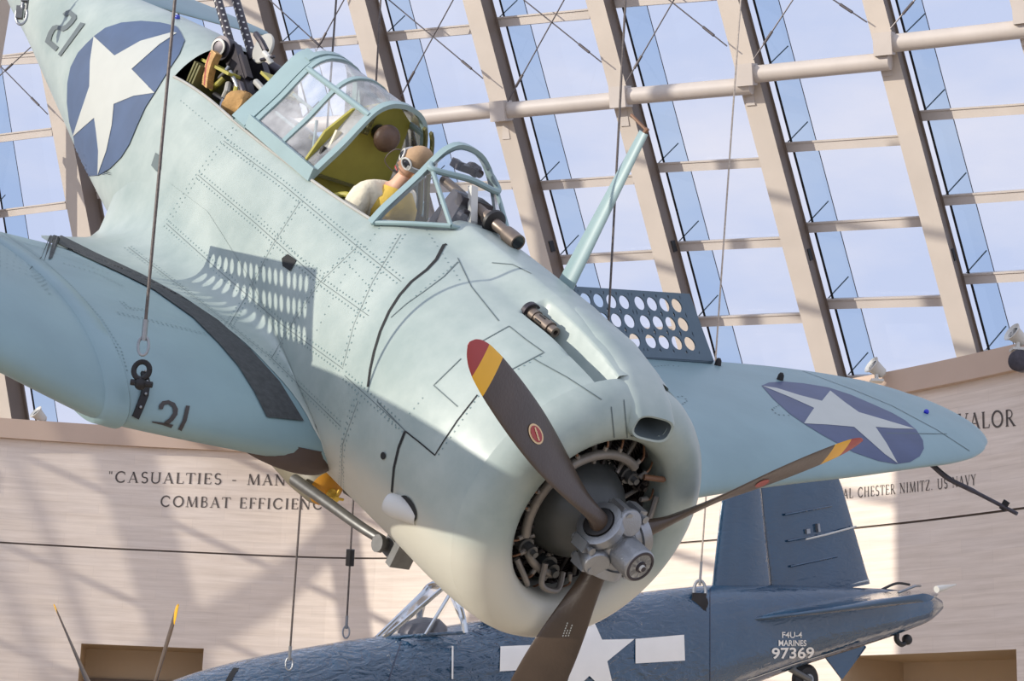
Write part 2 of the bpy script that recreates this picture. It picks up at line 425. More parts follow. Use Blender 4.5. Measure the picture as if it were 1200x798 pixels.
for z in (ZS-.016, ZS+.016): wall.grid([[at_wall(s, z, 0), at_wall(s, z, -.035)] for s in svals], mi=1)
wall_o = wall.build('wall_back', [MSTONE, MBLIND], smooth=False); tag(wall_o, kind='structure')
ul = wall_o.data.uv_layers.new(name='UVMap')
pl = [Vector((*p, 0)) for p in plan]
for lp in wall_o.data.loops:
    c = wall_o.data.vertices[lp.vertex_index].co; i = int(np.argmin(np.linalg.norm(plan-np.array([c.x, c.y]), axis=1)))
    k = i if i < len(plan)-1 else i-1
    t = float((np.array([c.x, c.y])-plan[k]) @ (plan[k+1]-plan[k]) / (np.linalg.norm(plan[k+1]-plan[k])**2))
    ul.data[lp.index].uv = (dpl[k]+t*(dpl[k+1]-dpl[k]), c.z)
for k, o in enumerate(OP):          # niche linings
    mb = MB(); ss = np.linspace(o[0], o[1], 8); D = 1.5
    z0, z1 = o[2]-3., o[2]
    mb.grid([[at_wall(s, z, -D) for z in (z0, z1)] for s in ss])
    mb.grid([[at_wall(s, z1, -d) for d in (0, D)] for s in ss])
    for s in (o[0], o[1]): mb.grid([[at_wall(s, z, -d) for d in (0, D)] for z in (z0, z1)])
    mb.grid([[at_wall(s, z0, -d) for d in (0, D)] for s in ss])
    # dark lintel band inside the niche
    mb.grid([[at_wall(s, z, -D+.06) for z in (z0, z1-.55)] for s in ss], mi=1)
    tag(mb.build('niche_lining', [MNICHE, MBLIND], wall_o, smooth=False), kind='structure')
cop = MB()
G = [[at_wall(s, z, o) for z, o in ((ZC, 0), (ZC, .12), (ZT, .12), (ZT, -.7))] for s in svals]
cop.grid(G)
tag(cop.build('trim_1', MCOP, smooth=False), kind='structure')
# floor far below
fl = MB(); fl.lathe((0, 14, -.2), (0, 0, 1), [(0, 48), (.2, 48)], n=64)
tag(fl.build('floor', MFLOOR, smooth=False), kind='structure')

# ---- cut serif lettering
def letter_strokes():
    T, t = .135, .055        # thick, thin
    A = {}
    A['I'] = (.36, [([(.18, 0), (.18, 1)], T)]); A['L'] = (.62, [([(.16, 0), (.16, 1)], T), ([(.1, .025), (.56, .025)], t), ([(.55, .03), (.57, .22)], t)])
    A['E'] = (.64, [([(.16, 0), (.16, 1)], T), ([(.1, .025), (.56, .025)], t), ([(.1, .975), (.54, .975)], t), ([(.16, .52), (.46, .52)], t), ([(.55, .02), (.57, .2)], t), ([(.53, .98), (.54, .8)], t), ([(.45, .6), (.45, .43)], t)])
    A['F'] = (.58, [([(.16, 0), (.16, 1)], T), ([(.1, .975), (.53, .975)], t), ([(.16, .52), (.44, .52)], t), ([(.52, .98), (.53, .8)], t), ([(.43, .6), (.43, .43)], t)])
    A['T'] = (.68, [([(.34, 0), (.34, 1)], T), ([(.04, .975), (.64, .975)], t), ([(.04, .98), (.03, .78)], t), ([(.64, .98), (.65, .78)], t)])
    A['A'] = (.78, [([(.1, 0), (.38, 1)], t), ([(.36, 1), (.66, 0)], T), ([(.19, .33), (.56, .33)], t)])
    A['V'] = (.76, [([(.12, 1), (.38, 0)], T), ([(.38, 0), (.66, 1)], t)])
    A['M'] = (.98, [([(.12, 0), (.18, 1)], t), ([(.18, 1), (.48, .03)], T), ([(.48, .03), (.78, 1)], t), ([(.78, 1), (.84, 0)], T)])
    A['N'] = (.84, [([(.14, 0), (.14, 1)], t), ([(.12, 1), (.68, 0)], T), ([(.68, 0), (.68, 1)], t)])
    A['Y'] = (.72, [([(.1, 1), (.36, .48)], T), ([(.36, .48), (.62, 1)], t), ([(.36, 0), (.36, .5)], T)])
    A['H'] = (.84, [([(.16, 0), (.16, 1)], T), ([(.66, 0), (.66, 1)], T), ([(.16, .52), (.66, .52)], t)])
    A['Z'] = (.7, [([(.1, .975), (.6, .975)], t), ([(.6, .97), (.1, .03)], T), ([(.1, .025), (.62, .025)], t), ([(.1, .97), (.1, .8)], t), ([(.61, .03), (.62, .2)], t)])
    arc = lambda cx, cy, rx, ry, a0, a1, n=14: [(cx+rx*math.cos(math.radians(a0+(a1-a0)*i/n)), cy+ry*math.sin(math.radians(a0+(a1-a0)*i/n))) for i in range(n+1)]
    A['O'] = (.92, [(arc(.46, .5, .35, .48, 60, 300), T*.95), (arc(.46, .5, .35, .48, -60, 60), T*.95)])
    A['C'] = (.84, [(arc(.46, .5, .35, .48, 48, 312), T*.95), ([(.7, .86), (.72, .7)], t), ([(.69, .14), (.72, .24)], t)])
    A['U'] = (.82, [([(.14, 1), (.14, .3)] + arc(.4, .3, .26, .29, 180, 360) + [(.66, 1)], T*.8)])
    A['S'] = (.58, [(arc(.3, .74, .19, .24, 35, 250, 12) + arc(.3, .26, .2, .25, 70, -150, 12), T*.85)])
    A['R'] = (.72, [([(.16, 0), (.16, 1)], T), ([(.16, .975)] + arc(.32, .74, .2, .235, 90, -90) + [(.16, .5)], t*1.3), ([(.32, .5), (.66, 0)], T)])
    A['B'] = (.68, [([(.16, 0), (.16, 1)], T), ([(.16, .975)] + arc(.32, .755, .17, .22, 90, -90) + [(.16, .53)], t*1.3), ([(.16, .53)] + arc(.34, .28, .2, .255, 90, -90) + [(.16, .025)], t*1.5)])
    A['D'] = (.84, [([(.16, 0), (.16, 1)], T), ([(.16, .975)] + arc(.36, .5, .38, .475, 90, -90) + [(.16, .025)], T*.8)])
    A['-'] = (.5, [([(.1, .38), (.38, .38)], .09)]); A['"'] = (.36, [([(.1, 1), (.1, .74)], .07), ([(.24, 1), (.24, .74)], .07)])
    A['.'] = (.3, [([(.1, .05), (.2, .05)], .12)]); A[','] = A['.']; A[' '] = (.45, [])
    serif = {'I': [(.18, 0), (.18, 1)], 'L': [(.16, 1)], 'F': [(.16, 0)], 'T': [(.34, 0)], 'A': [(.1, 0), (.66, 0)], 'V': [(.12, 1), (.66, 1)], 'M': [(.12, 0), (.84, 0)], 'N': [(.14, 0), (.1, 1), (.68, 1)], 'Y': [(.1, 1), (.62, 1), (.36, 0)], 'H': [(.16, 0), (.16, 1), (.66, 0), (.66, 1)], 'U': [(.14, 1), (.66, 1)], 'R': [(.16, 0), (.66, 0)]}
    for k, L_ in serif.items():
        for x, y in L_: A[k][1].append(([(x-.11, .02 if y < .5 else .98), (x+.11, .02 if y < .5 else .98)], .045))
    return A
LET = letter_strokes()
def inscription(text, p0, p1, capz, sp, name):
    """p0,p1: pixel ends of the baseline on the wall; capz: cap height in metres"""
    a, b = ray_plan(*p0), ray_plan(*p1); s0, s1 = a[1], b[1]; z0, z1 = a[0][2], b[0][2]
    wd = sum(LET[c][0]+sp for c in text); k = (s1-s0)/wd; mb = MB(); x = 0.
    for c in text:
        for pts, w in LET[c][1]:
            P = np.array(pts, float); T = np.gradient(P, axis=0) if len(P) > 2 else np.array([P[1]-P[0]]*2)
            Gs = []
            for p, tt in zip(P, T):
                ht = nrm(tt); nn = np.array([-ht[1], ht[0]])
                row = []
                for sg in (-.5, .5):
                    q = p+nn*w*sg; s = s0+(x+q[0])*k; row.append(at_wall(s, z0+(z1-z0)*(s-s0)/(s1-s0)+q[1]*capz, .006))
                Gs.append(row)
            mb.grid(Gs)
        x += LET[c][0]+sp
    o = mb.build(name, MLETTER, wall_o, smooth=False); return tag(o, kind='structure')
inscription('"CASUALTIES - MANY', (126, 565), (350, 569), .205, .1, 'inscription')
inscription('COMBAT EFFICIENCY', (187, 593.5), (392, 597), .2, .1, 'inscription')
inscription('VALOR', (1123, 504), (1191, 499), .235, .06, 'inscription')
inscription('ADMIRAL CHESTER NIMITZ, US NAVY', (955, 587.5), (1145, 568), .15, .1, 'inscription')

# ---- leaning skylight: rafters, glass bays, purlins
SL = .262; Z0F = 32.5
def fz(u, v):
    x = u - SL*(v-200)
    return Z0F/(1+.545*(np.clip(x, -300, 1700)-600)/FPX)
def fp(u, v, off=0.): return cw(px(u, v, fz(u, v)+off))
def fdir(u): # outward along the rafter depth (viewer axes): away from the hall, square to the glazing
    d = .52; return M @ nrm([.36, -.12, .93])
RAFT = [(-55, .16), (70, .19), (205, .24), (333, .265), (459.5, .265), (595, .265), (739, .265), (893, .265), (1063, .265), (1236, .265), (1420, .265)]  # left edge x at row 200
def rx(i, v): x, s = RAFT[i]; return x + s*(v-200)
VT, VB = -260, 560
OUT = fdir(0)
trim_n = 1
def px_w(u, v): return fz(u, v)/FPX
for i in range(len(RAFT)):
    trim_n += 1
    wl = 25 if i > 6 else (21 if i > 2 else 22); w = wl
    dep = .62
    vs = np.linspace(VT, VB, 12); mb = MB(); G = []
    for v in vs:
        a = fp(rx(i, v), v); b = fp(rx(i, v)+w, v); G.append([a, b, b+OUT*dep, a+OUT*dep])
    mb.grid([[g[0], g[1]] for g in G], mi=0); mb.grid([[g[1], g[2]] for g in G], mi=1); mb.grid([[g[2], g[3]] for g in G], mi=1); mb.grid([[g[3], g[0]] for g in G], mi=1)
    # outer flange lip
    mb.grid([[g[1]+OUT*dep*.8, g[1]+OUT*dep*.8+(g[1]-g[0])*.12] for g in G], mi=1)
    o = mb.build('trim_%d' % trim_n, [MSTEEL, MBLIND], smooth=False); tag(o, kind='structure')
    # small dark bolt pockets on the web
    for v in (300 if i in (7, 8) else 290, ):
        pk = MB(); c0 = fp(rx(i, v)+w, v)+OUT*.3; ax = nrm(fp(rx(i, v+10), v+10)-fp(rx(i, v), v)); nx = nrm(np.cross(ax, OUT))
        R_ = np.stack([nx, OUT, ax], 1); pk.box(c0, (.03, .22, .2), R_)
        tag(pk.build('bolt_pocket', MGAP, o, smooth=False), kind='structure')
PUR = {2: [], 3: [(333, 56, 418, 47)], 4: [(452, 45, 551, 35), (578, 222, 600, 217)], 5: [(586, 28, 690, 17), (642, 219, 741, 211), (659, 306, 768, 299)],
       6: [(725, 5, 835, -5), (776, 198, 889, 191), (800, 290, 912, 284), (823, 378, 936, 373)], 7: [(926, 174, 1049, 165), (950, 268, 1073, 260), (970, 357, 1094, 353)],
       8: [(1088, 137, 1222, 127), (1110, 236, 1247, 226), (1129, 328, 1270, 320)], 0: [(-62, 167, 62, 155), (-48, 254, 80, 241), (-70, 75, 45, 70), (-40, 345, 90, 335)], 1: [(88, 130, 190, 120), (100, 60, 180, 50), (110, 230, 210, 220)]}
for i in range(len(RAFT)-1):
    wl = 25 if i > 6 else 21
    vs = np.linspace(VT, VB, 10)
    win = MB(); sideg = MB(); gk = MB()
    dep = .62; sd = 1.0
    Gp, Gs, Gk = [], [], []
    for v in vs:
        b = fp(rx(i, v)+wl, v)+OUT*(dep+.02) + (fp(rx(i, v)+wl+7, v)-fp(rx(i, v)+wl, v)); e = b+OUT*.3+nrm(fp(rx(i, v)+wl+40, v)-fp(rx(i, v)+wl, v))*.40; c = fp(rx(i+1, v)+2, v)+OUT*(dep+.02)
        Gs.append([b, e]); Gp.append([e, c]); Gk.append([b-OUT*.012, b+(c-b)*.022-OUT*.012])
    w = empty('window_%d' % (i+1), loc=Vector(Gs[5][0])); tag(w, kind='structure')
    loc = np.array(Gs[5][0])
    q = MB().grid(Gp).build('glass_pane', GPANE, w, smooth=False); q.data.transform(Matrix.Translation(-Vector(loc)))
    q = MB().grid(Gs).build('side_glass', GSIDE, w, smooth=False); q.data.transform(Matrix.Translation(-Vector(loc)))
    q = MB().grid(Gk).build('gasket', MGAP, w, smooth=False); q.data.transform(Matrix.Translation(-Vector(loc)))
    # frame bead along the outer corner of the side glass
    bd = MB().tube([g[1] for g in Gs], .008, 5).build('corner_bead', MROD, w); bd.data.transform(Matrix.Translation(-Vector(loc)))
    lines = PUR.get(i)
    if lines is None: lines = [(rx(i, v)+wl+8, v, rx(i+1, v)+2, v-9) for v in (-170, -80, 10, 130, 230, 320, 410)]
    else:
        l0 = lines[0] if lines else (rx(i, 100)+30, 100, rx(i+1, 100), 92)
        for dv in (-90, -180):
            lines = lines + [(rx(i, l0[1]+dv)+wl+8, l0[1]+dv, rx(i+1, l0[3]+dv)+2, l0[3]+dv)]
        lb = max(lines, key=lambda q: q[1])
        for dv in (90, 178):
            if lb[1]+dv < 520: lines = lines + [(rx(i, lb[1]+dv)+wl+8, lb[1]+dv, rx(i+1, lb[3]+dv)+2, lb[3]+dv)]
    for (x0, y0, x1, y1) in lines:
        y0_, y1_ = y0, y1
        a, b = fp(rx(i, y0_)+wl+1, y0_)+OUT*.5, fp(rx(i+1, y1_)+1, y1_)+OUT*.5
        # keep the bar on its own sight line while it sits half a metre behind the rafter face
        a = cw(px(rx(i, y0)+wl+3, y0, fz(rx(i, y0), y0)+.5)); b = cw(px(rx(i+1, y1)+2, y1, fz(rx(i+1, y1), y1)+.5))
        ax = nrm(b-a); up = nrm(np.cross(ax, OUT)); R_ = np.stack([ax, OUT, up], 1)
        mb = MB().box((a+b)/2-loc, (np.linalg.norm(b-a), .16, .15), R_)
        mb.box((a+b)/2-loc+up*.085, (np.linalg.norm(b-a), .2, .03), R_)
        mb.build('mullion', MPURL, w, smooth=False)
        # seam of the side glass at the bar's height
        p0 = a+OUT*.15-loc; p1 = p0+OUT*.35+ax*.42+up*.42
        MB().tube([p0, p1], .012, 5).build('glass_joint', MSEAM, w)
# heavy round purlins in front of the rafters, stepping at each
TUB = [(4, 495, 138, 577, 129), (5, 590, 130, 717, 118), (6, 735, 113, 862, 102), (7, 885, 87, 1027, 73), (8, 1035, 52, 1200, 34), (3, 369, 146, 460, 141), (2, 240, 152, 345, 148), (9, 1215, 12, 1390, -10)]
for i, x0, y0, x1, y1 in TUB:
    trim_n += 1
    sl = (y1-y0)/(x1-x0); xl = rx(i, y0)+4; xr = rx(i+1, y1)+14
    a = cw(px(xl, y0+sl*(xl-x0), fz(xl, y0)-.16)); b = cw(px(xr, y1+sl*(xr-x1), fz(xr, y1)-.16))
    mb = MB().tube([a, a+(b-a)*.5, b], .145, 20)
    o = mb.build('trim_%d' % trim_n, MPURL); tag(o, kind='structure')
    cl = MB(); ax = nrm(b-a); up = nrm(np.cross(ax, OUT)); R_ = np.stack([ax, OUT, up], 1)
    cl.box(a+ax*.12, (.3, .42, .36), R_); cl.box(a+ax*.12-up*.3+OUT*.18, (.16, .1, .4), R_, taper=.6)
    tag(cl.build('collar', MPURL, o, smooth=False), kind='structure')
# ledge at the foot of the glass
trim_n += 1
lg = MB(); G = []
for i in range(len(RAFT)):
    for k in (0, .5):
        u = rx(i, 470)+k*120; p = fp(u, 470); p[2] = ZT-.05; G.append([p-OUT*2.5*np.array([1, 1, 0]), p+OUT*1.6*np.array([1, 1, 0])])
lg.grid(G); tag(lg.build('trim_%d' % trim_n, MPURL, smooth=False), kind='structure')

SUN = M @ nrm(RP @ np.array([.49, 1., -.03]))        # travel direction of the sunlight
# unseen posts and pier added along the sun's path to shade the wall
def back(u, v, T): p = ray_plan(u, v)[0]; return p - SUN*T
for k_, (u0, u1) in enumerate([(-70, -22), (32, 58), (124, 206), (374, 420), (1048, 1330)]):
    T = 17. if u0 < 1000 else 36.
    a, b = back(u0, 600, T), back(u1, 600, T)
    d_ = b-a; d_[2] = 0; d_ = d_ - SUN*0; perp = np.array([-SUN[1], SUN[0], 0]); perp /= np.linalg.norm(perp)
    wd = abs((b-a) @ perp); c = (a+b)/2; R_ = np.stack([perp, np.array([perp[1], -perp[0], 0]), np.array([0, 0, 1.])], 1)
    lean = -np.array([perp[0], perp[1], 0])*(.9 if u0 < 1000 else 0)
    z0, z1 = (ZC-.5, 26.) if u0 < 1000 else (0., 26.)
    if k_ < 4:
        trim_n += 1; mb = MB(); sh_ = lambda z: lean*((z-c[2])/8.)*(1 if (perp @ (M @ np.array([1., 0, 0]))) > 0 else -1)
        mb.hexa([np.array([c[0], c[1], z])+sh_(z)+R_ @ np.array([i*wd/2, j*.08, 0]) for z in (z0, z1) for j in (-1, 1) for i in (-1, 1)])
        tag(mb.build('trim_%d' % trim_n, MSTEEL, smooth=False), kind='structure')
    else:
        tag(MB().box((c[0], c[1], 13), (wd, .5, 26), R_).build('shade_pier', MSTONE, smooth=False), kind='structure')  # added out of view to keep the right of the wall in shade
# ---- the rest of the skylight, curving round to the left beside the hall
arcp = catmull(np.array([(-11, 38), (-17, 35), (-22, 30.5), (-25.5, 25), (-27.5, 19), (-28, 12.5), (-27.5, 6)]), 4)
arcd = np.concatenate([[0], np.cumsum(np.linalg.norm(np.diff(arcp, axis=0), axis=1))])
prev = None; wn = len(RAFT)-1
kk = 0
for s in np.arange(1.2, arcd[-1], 3.4):
    j = min(int(np.searchsorted(arcd, s))-1, len(arcp)-2); t = (s-arcd[j])/(arcd[j+1]-arcd[j]); c = arcp[j]*(1-t)+arcp[j+1]*t
    dd = nrm(arcp[j+1]-arcp[j]); inn = np.array([dd[1], -dd[0]])
    if inn @ (np.array([0, 12.]) - c) < 0: inn = -inn
    ft = np.array([*c, ZC+.2]); tp = ft + np.array([*(inn*5.6), 13.5]); out = np.array([*(-inn), 0]); ax = nrm(tp-ft); out = nrm(out-ax*(out@ax)); sd_ = np.cross(ax, out)
    trim_n += 1; R_ = np.stack([sd_, out, ax], 1)
    tag(MB().box((ft+tp)/2, (.24, .17, np.linalg.norm(tp-ft)), R_).build('trim_%d' % trim_n, MSTEEL, smooth=False), kind='structure')
    if prev is not None:
        wn += 1; w = empty('window_%d' % wn, loc=Vector((ft+prev[0])/2)); tag(w, kind='structure'); loc = (ft+prev[0])/2
        for h in np.arange(.07, .99, .105):
            a, b = prev[0]+(prev[1]-prev[0])*h - loc, ft+(tp-ft)*h - loc
            x_ = nrm(b-a); R2 = np.stack([x_, nrm(out-x_*(out@x_)), np.cross(x_, nrm(out-x_*(out@x_)))], 1)
            MB().box((a+b)/2+out*.12, (np.linalg.norm(b-a), .09, .12), R2).build('mullion', MPURL, w, smooth=False)
        MB().grid([[prev[0]+out*.45-loc, prev[1]+out*.45-loc], [ft+out*.45-loc, tp+out*.45-loc]]).build('glass_pane', GPANE, w, smooth=False)
    prev = (ft, tp)
# its wall below
G = [[np.array([*p, z]) for z in (0, ZC+.3)] for p in np.vstack([plan[0][None], arcp])]
tag(MB().grid(G).build('wall_left', MNICHE, smooth=False), kind='structure')

# ---- bracing rods of the skylight
RODS = [(316, 0, 386, 64, 'slanting down behind the rear canopy arch'), (403, 0, 366, 68, 'leaning left above the canopy'), (456, 0, 566, 92, 'running from the second rafter down to the big tube purlin'),
        (531, 0, 469, 114, 'steep rod crossing the long rod above the canopy'), (614, 0, 705, 73, 'long rod above the antenna mast, left of the hanging cable'), (661, 0, 595, 119, 'steep rod reaching the tube purlin above the windscreen'),
        (788, 3, 733, 98, 'rod right of the hanging cable above the mast tip'), (788, 3, 852, 54, 'short rod falling right towards the fourth tube'), (929, 0, 883, 70, 'rod ending at the tube beside the pale cable'),
        (977, 0, 1016, 26, 'short rod at the top edge between the two right rafters'), (1072, 0, 1043, 34, 'short rod by the rightmost visible rafter'), (0, 77, 56, 134, 'rod in the pane left of the tail'), (44, 48, -4, 92, 'rod crossing beside the tail at the left edge')]
for kr, (x0, y0, x1, y1, w_) in enumerate(RODS):
    do_ = -.10-.09*(kr % 3)
    dx, dy = x1-x0, y1-y0; e = 2.2 if y0 < 5 and dy > 0 else 0
    a = cw(px(x0-dx*e, y0-dy*e, fz(x0-dx*e, y0)+do_)); b = cw(px(x1, y1, fz(x1, y1)+do_))
    o = empty('bracing_rod', loc=Vector(b)); tag(o, 'thin grey steel bracing ' + (w_ if 'rod' in w_ else 'rod ' + w_), 'rod', 'bracing rods of the skylight')
    MB().tube([a-b, np.zeros(3)], .012, 7).build('rod', MROD, o)
    d = nrm(a-b); MB().tube([d*.3, d*.55], [.024, .024], 10).build('turnbuckle', MROD, o)

# ---- little floodlights on the coping
def flood(u, v, Z, yaw, lab):
    o = empty('floodlight', loc=Vector(pxw(u, v, Z))); o.scale = (.72, .72, .72); tag(o, lab, 'floodlight', 'floodlights on the coping')
    d = nrm([math.cos(yaw), math.sin(yaw)*-.6, .55]); 
    MB().lathe(d*-.22, d, [(0, .05), (.05, .11), (.18, .13), (.3, .15), (.36, .2), (.37, .19), (.33, .14)], 24).build('housing', MDISC, o)
    MB().lathe(d*.1, d, [(0, .13), (.01, .12)], 20).build('lens', MGOG, o)
    MB().box((0, 0, -.15), (.06, .12, .24)).box((0, 0, -.26), (.25, .25, .05)).build('bracket', MDISC, o)

# ================================================================== DIVE BOMBER
bomber = empty('dive_bomber', mat_of(RP, TP))
tag(bomber, 'pale blue-grey carrier dive bomber hanging nose-down in front, cockpit open', 'airplane')
#        x     w    zt    zc    zb    n
ST = [(-.30, .755, .755, 0, -.755, 2), (-.45, .775, .775, 0, -.775, 2), (-.7, .79, .79, 0, -.79, 2), (-1.0, .79, .79, 0, -.795, 2), (-1.45, .75, .80, -.01, -.81, 2.1),
      (-2.0, .67, .80, -.03, -.83, 2.25), (-2.5, .60, .79, -.05, -.85, 2.4), (-3.1, .56, .77, -.05, -.87, 2.5), (-4.0, .535, .77, -.05, -.86, 2.5), (-4.6, .52, .80, -.04, -.84, 2.5),
      (-5.2, .49, .82, -.02, -.79, 2.4), (-6.0, .43, .74, .0, -.68, 2.2), (-7.0, .34, .60, .04, -.47, 2.1), (-8.0, .24, .50, .10, -.26, 2), (-9.0, .12, .42, .16, -.08, 2), (-9.35, .05, .36, .18, .02, 2)]
def hump_amp(x): return float(np.interp(-x, [.3, .5, 1.0, 1.9, 2.3, 2.6], [.02, .045, .085, .075, .04, 0.]))
def trough(x, y):
    return (1-sstep(.045, .068, abs(abs(y)-.25))) * (1-sstep(-.34, -.22, x)) * sstep(-1.02, -.95, x)
def fus(x, th):
    """th from the top (0) down the starboard side (+) or port side (-)"""
    w, zt, zc, zb, n = interp(ST, x)
    s, c = math.sin(th), math.cos(th); e = 2./n
    y = -math.copysign(abs(s)**e*w, s); z = zc + (zt-zc if c > 0 else zc-zb)*math.copysign(abs(c)**e, c)
    if c > 0:
        z += hump_amp(x)*(1-sstep(.12, .31, abs(y)))
        z -= .15*trough(x, y)
    return np.array([x, y, z])
NTH = 150
def rail_th(x):
    w, zt, zc, zb, n = interp(ST, min(max(x, -5.2), -1.9)); yl = float(np.interp(-x, [1.95, 2.31], [.2, .43])); return math.asin(min(1, (yl/w))**(n/2))
def ths(x):
    r = rail_th(x); A = r*np.linspace(0, 1, 62) if True else 0
    B = r + (PI-r)*np.linspace(0, 1, NTH)[1:]
    h = np.concatenate([A, B]); return np.concatenate([-h[::-1][:-1], h])
xs = sorted(set(list(np.round(np.arange(-.30, -1.95, -.02), 4)) + [-1.0, -1.45] + list(np.round(np.arange(-1.95, -5.3, -.06), 4)) + list(np.round(np.arange(-5.3, -9.36, -.15), 4)) + [-2.3, -5.06]), reverse=True)
xs = [x for k, x in enumerate(xs) if k == 0 or xs[k-1]-x > .004]
FG = np.array([[fus(x, t) for t in ths(x)] for x in xs])
NA = len(ths(-1.0)); MIDI = NA//2
def cell(i, j):
    x = (xs[i]+xs[i+1])/2; t = ths(x); th = (t[j]+t[j+1])/2; return x, th
def rail_open(x, th): return -5.06 < x < -2.0 and abs(th) < rail_th(x)
def split(th): return float(np.interp(abs(th), [.37, .62, .78, 1.05, 1.3, 1.55, 1.70, 1.72], [-1.84, -1.72, -1.64, -1.56, -1.44, -1.33, -1.3, -.86]))
def keep_cowl(i, j):
    x, th = cell(i, j); return x > split(th)
def keep_fus(i, j):
    x, th = cell(i, j); return not x > split(th) and not rail_open(x, th)
fuselage = MB().grid(FG, keep=keep_fus).build('fuselage', MP, bomber, ang=50)
cow = MB().grid(FG, keep=keep_cowl)
# rolled lip of the nose ring, turned inwards
lip = [(-.30, .755), (-.255, .742), (-.215, .722), (-.175, .69), (-.145, .65), (-.128, .605), (-.128, .56), (-.142, .515), (-.165, .485), (-.2, .47), (-.28, .468), (-.42, .5), (-.6, .56)]
LG = [[np.array([x, -r*math.sin(t), r*math.cos(t)]) for t in np.linspace(0, 2*PI, 161)[:-1]] for x, r in lip]
LGA = np.array(LG)
def keep_lip(i, j):
    c = (LGA[i, j]+LGA[i+1, j]+LGA[i, (j+1) % 160]+LGA[i+1, (j+1) % 160])/4
    return not (abs(c[1]) < .118 and .532 < c[2] < .70 and i < 8)
cow.grid(LG, closed_v=True, keep=keep_lip)
cowling = cow.build('cowling', MP, bomber, ang=50)

# cockpit tub: olive inner skin, floor and bulkheads
tub = MB(); G = []
for x in np.linspace(-1.96, -5.1, 34):
    w, zt, zc, zb, n = interp(ST, x); r = rail_th(x); row = []
    for t in np.linspace(r, 2.15, 14):
        p = fus(x, t); row.append([x, p[1]*.96, p[2] if t == r else zc+(p[2]-zc)*.97])
    row = row + [[x, -q[1], q[2]] for q in row[::-1]]; G.append(row)
tub.grid(G)
for k in (0, -1): tub.add(G[k], [tuple(range(len(G[k])))])
tub.build('cockpit_tub', MOLIVED, bomber)
# sill rails along both sides
for sg in (-1, 1):
    P = []
    for x in np.linspace(-2.02, -5.06, 28): p = fus(x, rail_th(x)); P.append([x, -sg*p[1]*.995, p[2]+.004])
    MB().tube(P, .011, 8).build('cockpit_sill', MDISC2 if sg < 0 else MFR, bomber)

# ---- wings
WT = [(0, -1.64, -4.15, .165), (1.0, -1.66, -4.14, .16), (1.85, -1.70, -4.12, .155), (2.65, -1.86, -4.08, .15), (3.5, -1.97, -4.02, .14), (4.4, -2.05, -3.9, .13), (5.2, -2.14, -3.79, .12), (5.7, -2.2, -3.66, .115),
      (6.0, -2.28, -3.54, .11), (6.25, -2.41, -3.36, .10), (6.42, -2.58, -3.15, .09), (6.485, -2.76, -2.95, .08)]
def wing_z(y): return -.575 + .195*max(0, abs(y)-1.9)
def airfoil(c, t, up):
    yt = 5*t*(.2969*math.sqrt(max(c, 0))-.126*c-.3516*c*c+.2843*c**3-.1036*c**4)
    m_, p_ = .025, .4; yc = m_/p_**2*(2*p_*c-c*c) if c < p_ else m_/(1-p_)**2*(1-2*p_+2*p_*c-c*c)
    return yc + (yt if up else -yt)
def wpt(y, c, up):
    le, te, t = interp(WT, abs(y)); ch = le-te
    return np.array([le-ch*c, y, wing_z(y)+ch*airfoil(c, t, up)])
cs = (1-np.cos(np.linspace(0, PI, 34)))/2
def wing(sg, y0, y1, n, name, parent):
    mb = MB(); ys = sg*np.concatenate([np.linspace(y0, min(y1, 5.9), n), np.linspace(5.9, 6.485, 14)[1:]] if y1 > 6 else [np.linspace(y0, y1, n)])
    mb.grid([[wpt(y, c, True) for c in cs] for y in ys], mi=0)
    # the pale underside colour begins just under the leading edge
    mb.grid([[wpt(y, c, False) for c in cs[:10]] for y in ys], mi=0); mb.grid([[wpt(y, c, False) for c in cs[9:]] for y in ys], mi=1)
    a = [wpt(ys[-1], c, True) for c in cs] + [wpt(ys[-1], c, False) for c in cs[::-1]]
    mb.add(a, [tuple(range(len(a)))])
    return mb.build(name, [MW, MU], parent, ang=60)
wing_c = wing(-1, .15, 1.86, 14, 'wing', bomber); tag(wing_c, 'inner panel of the starboard wing')
wing_s = wing(-1, 1.86, 6.5, 40, 'wing', bomber)
wing_p = wing(1, .15, 6.5, 60, 'wing', bomber); tag(wing_p, 'port wing with the white star on dark blue')
# cover strip over the starboard and port wing joint
for sg in (-1, 1):
    y = sg*1.86; P = []
    for wdt in (-.075, -.055, .055, .075):
        k = .02 if abs(wdt) < .06 else -.004
        row = np.array([wpt(y+wdt, c, True) for c in cs[::-1]] + [wpt(y+wdt, c, False) for c in cs[1:]])
        T_ = np.gradient(row, axis=0); N_ = np.stack([-T_[:, 2], 0*T_[:, 0], T_[:, 0]], 1); N_ /= np.linalg.norm(N_, axis=1)[:, None]
        if N_[10, 2] < 0: N_ = -N_
        P.append(row+N_*k)
    MB().grid(P).build('joint_cover_strip', MFR if sg > 0 else MW, bomber, ang=50)
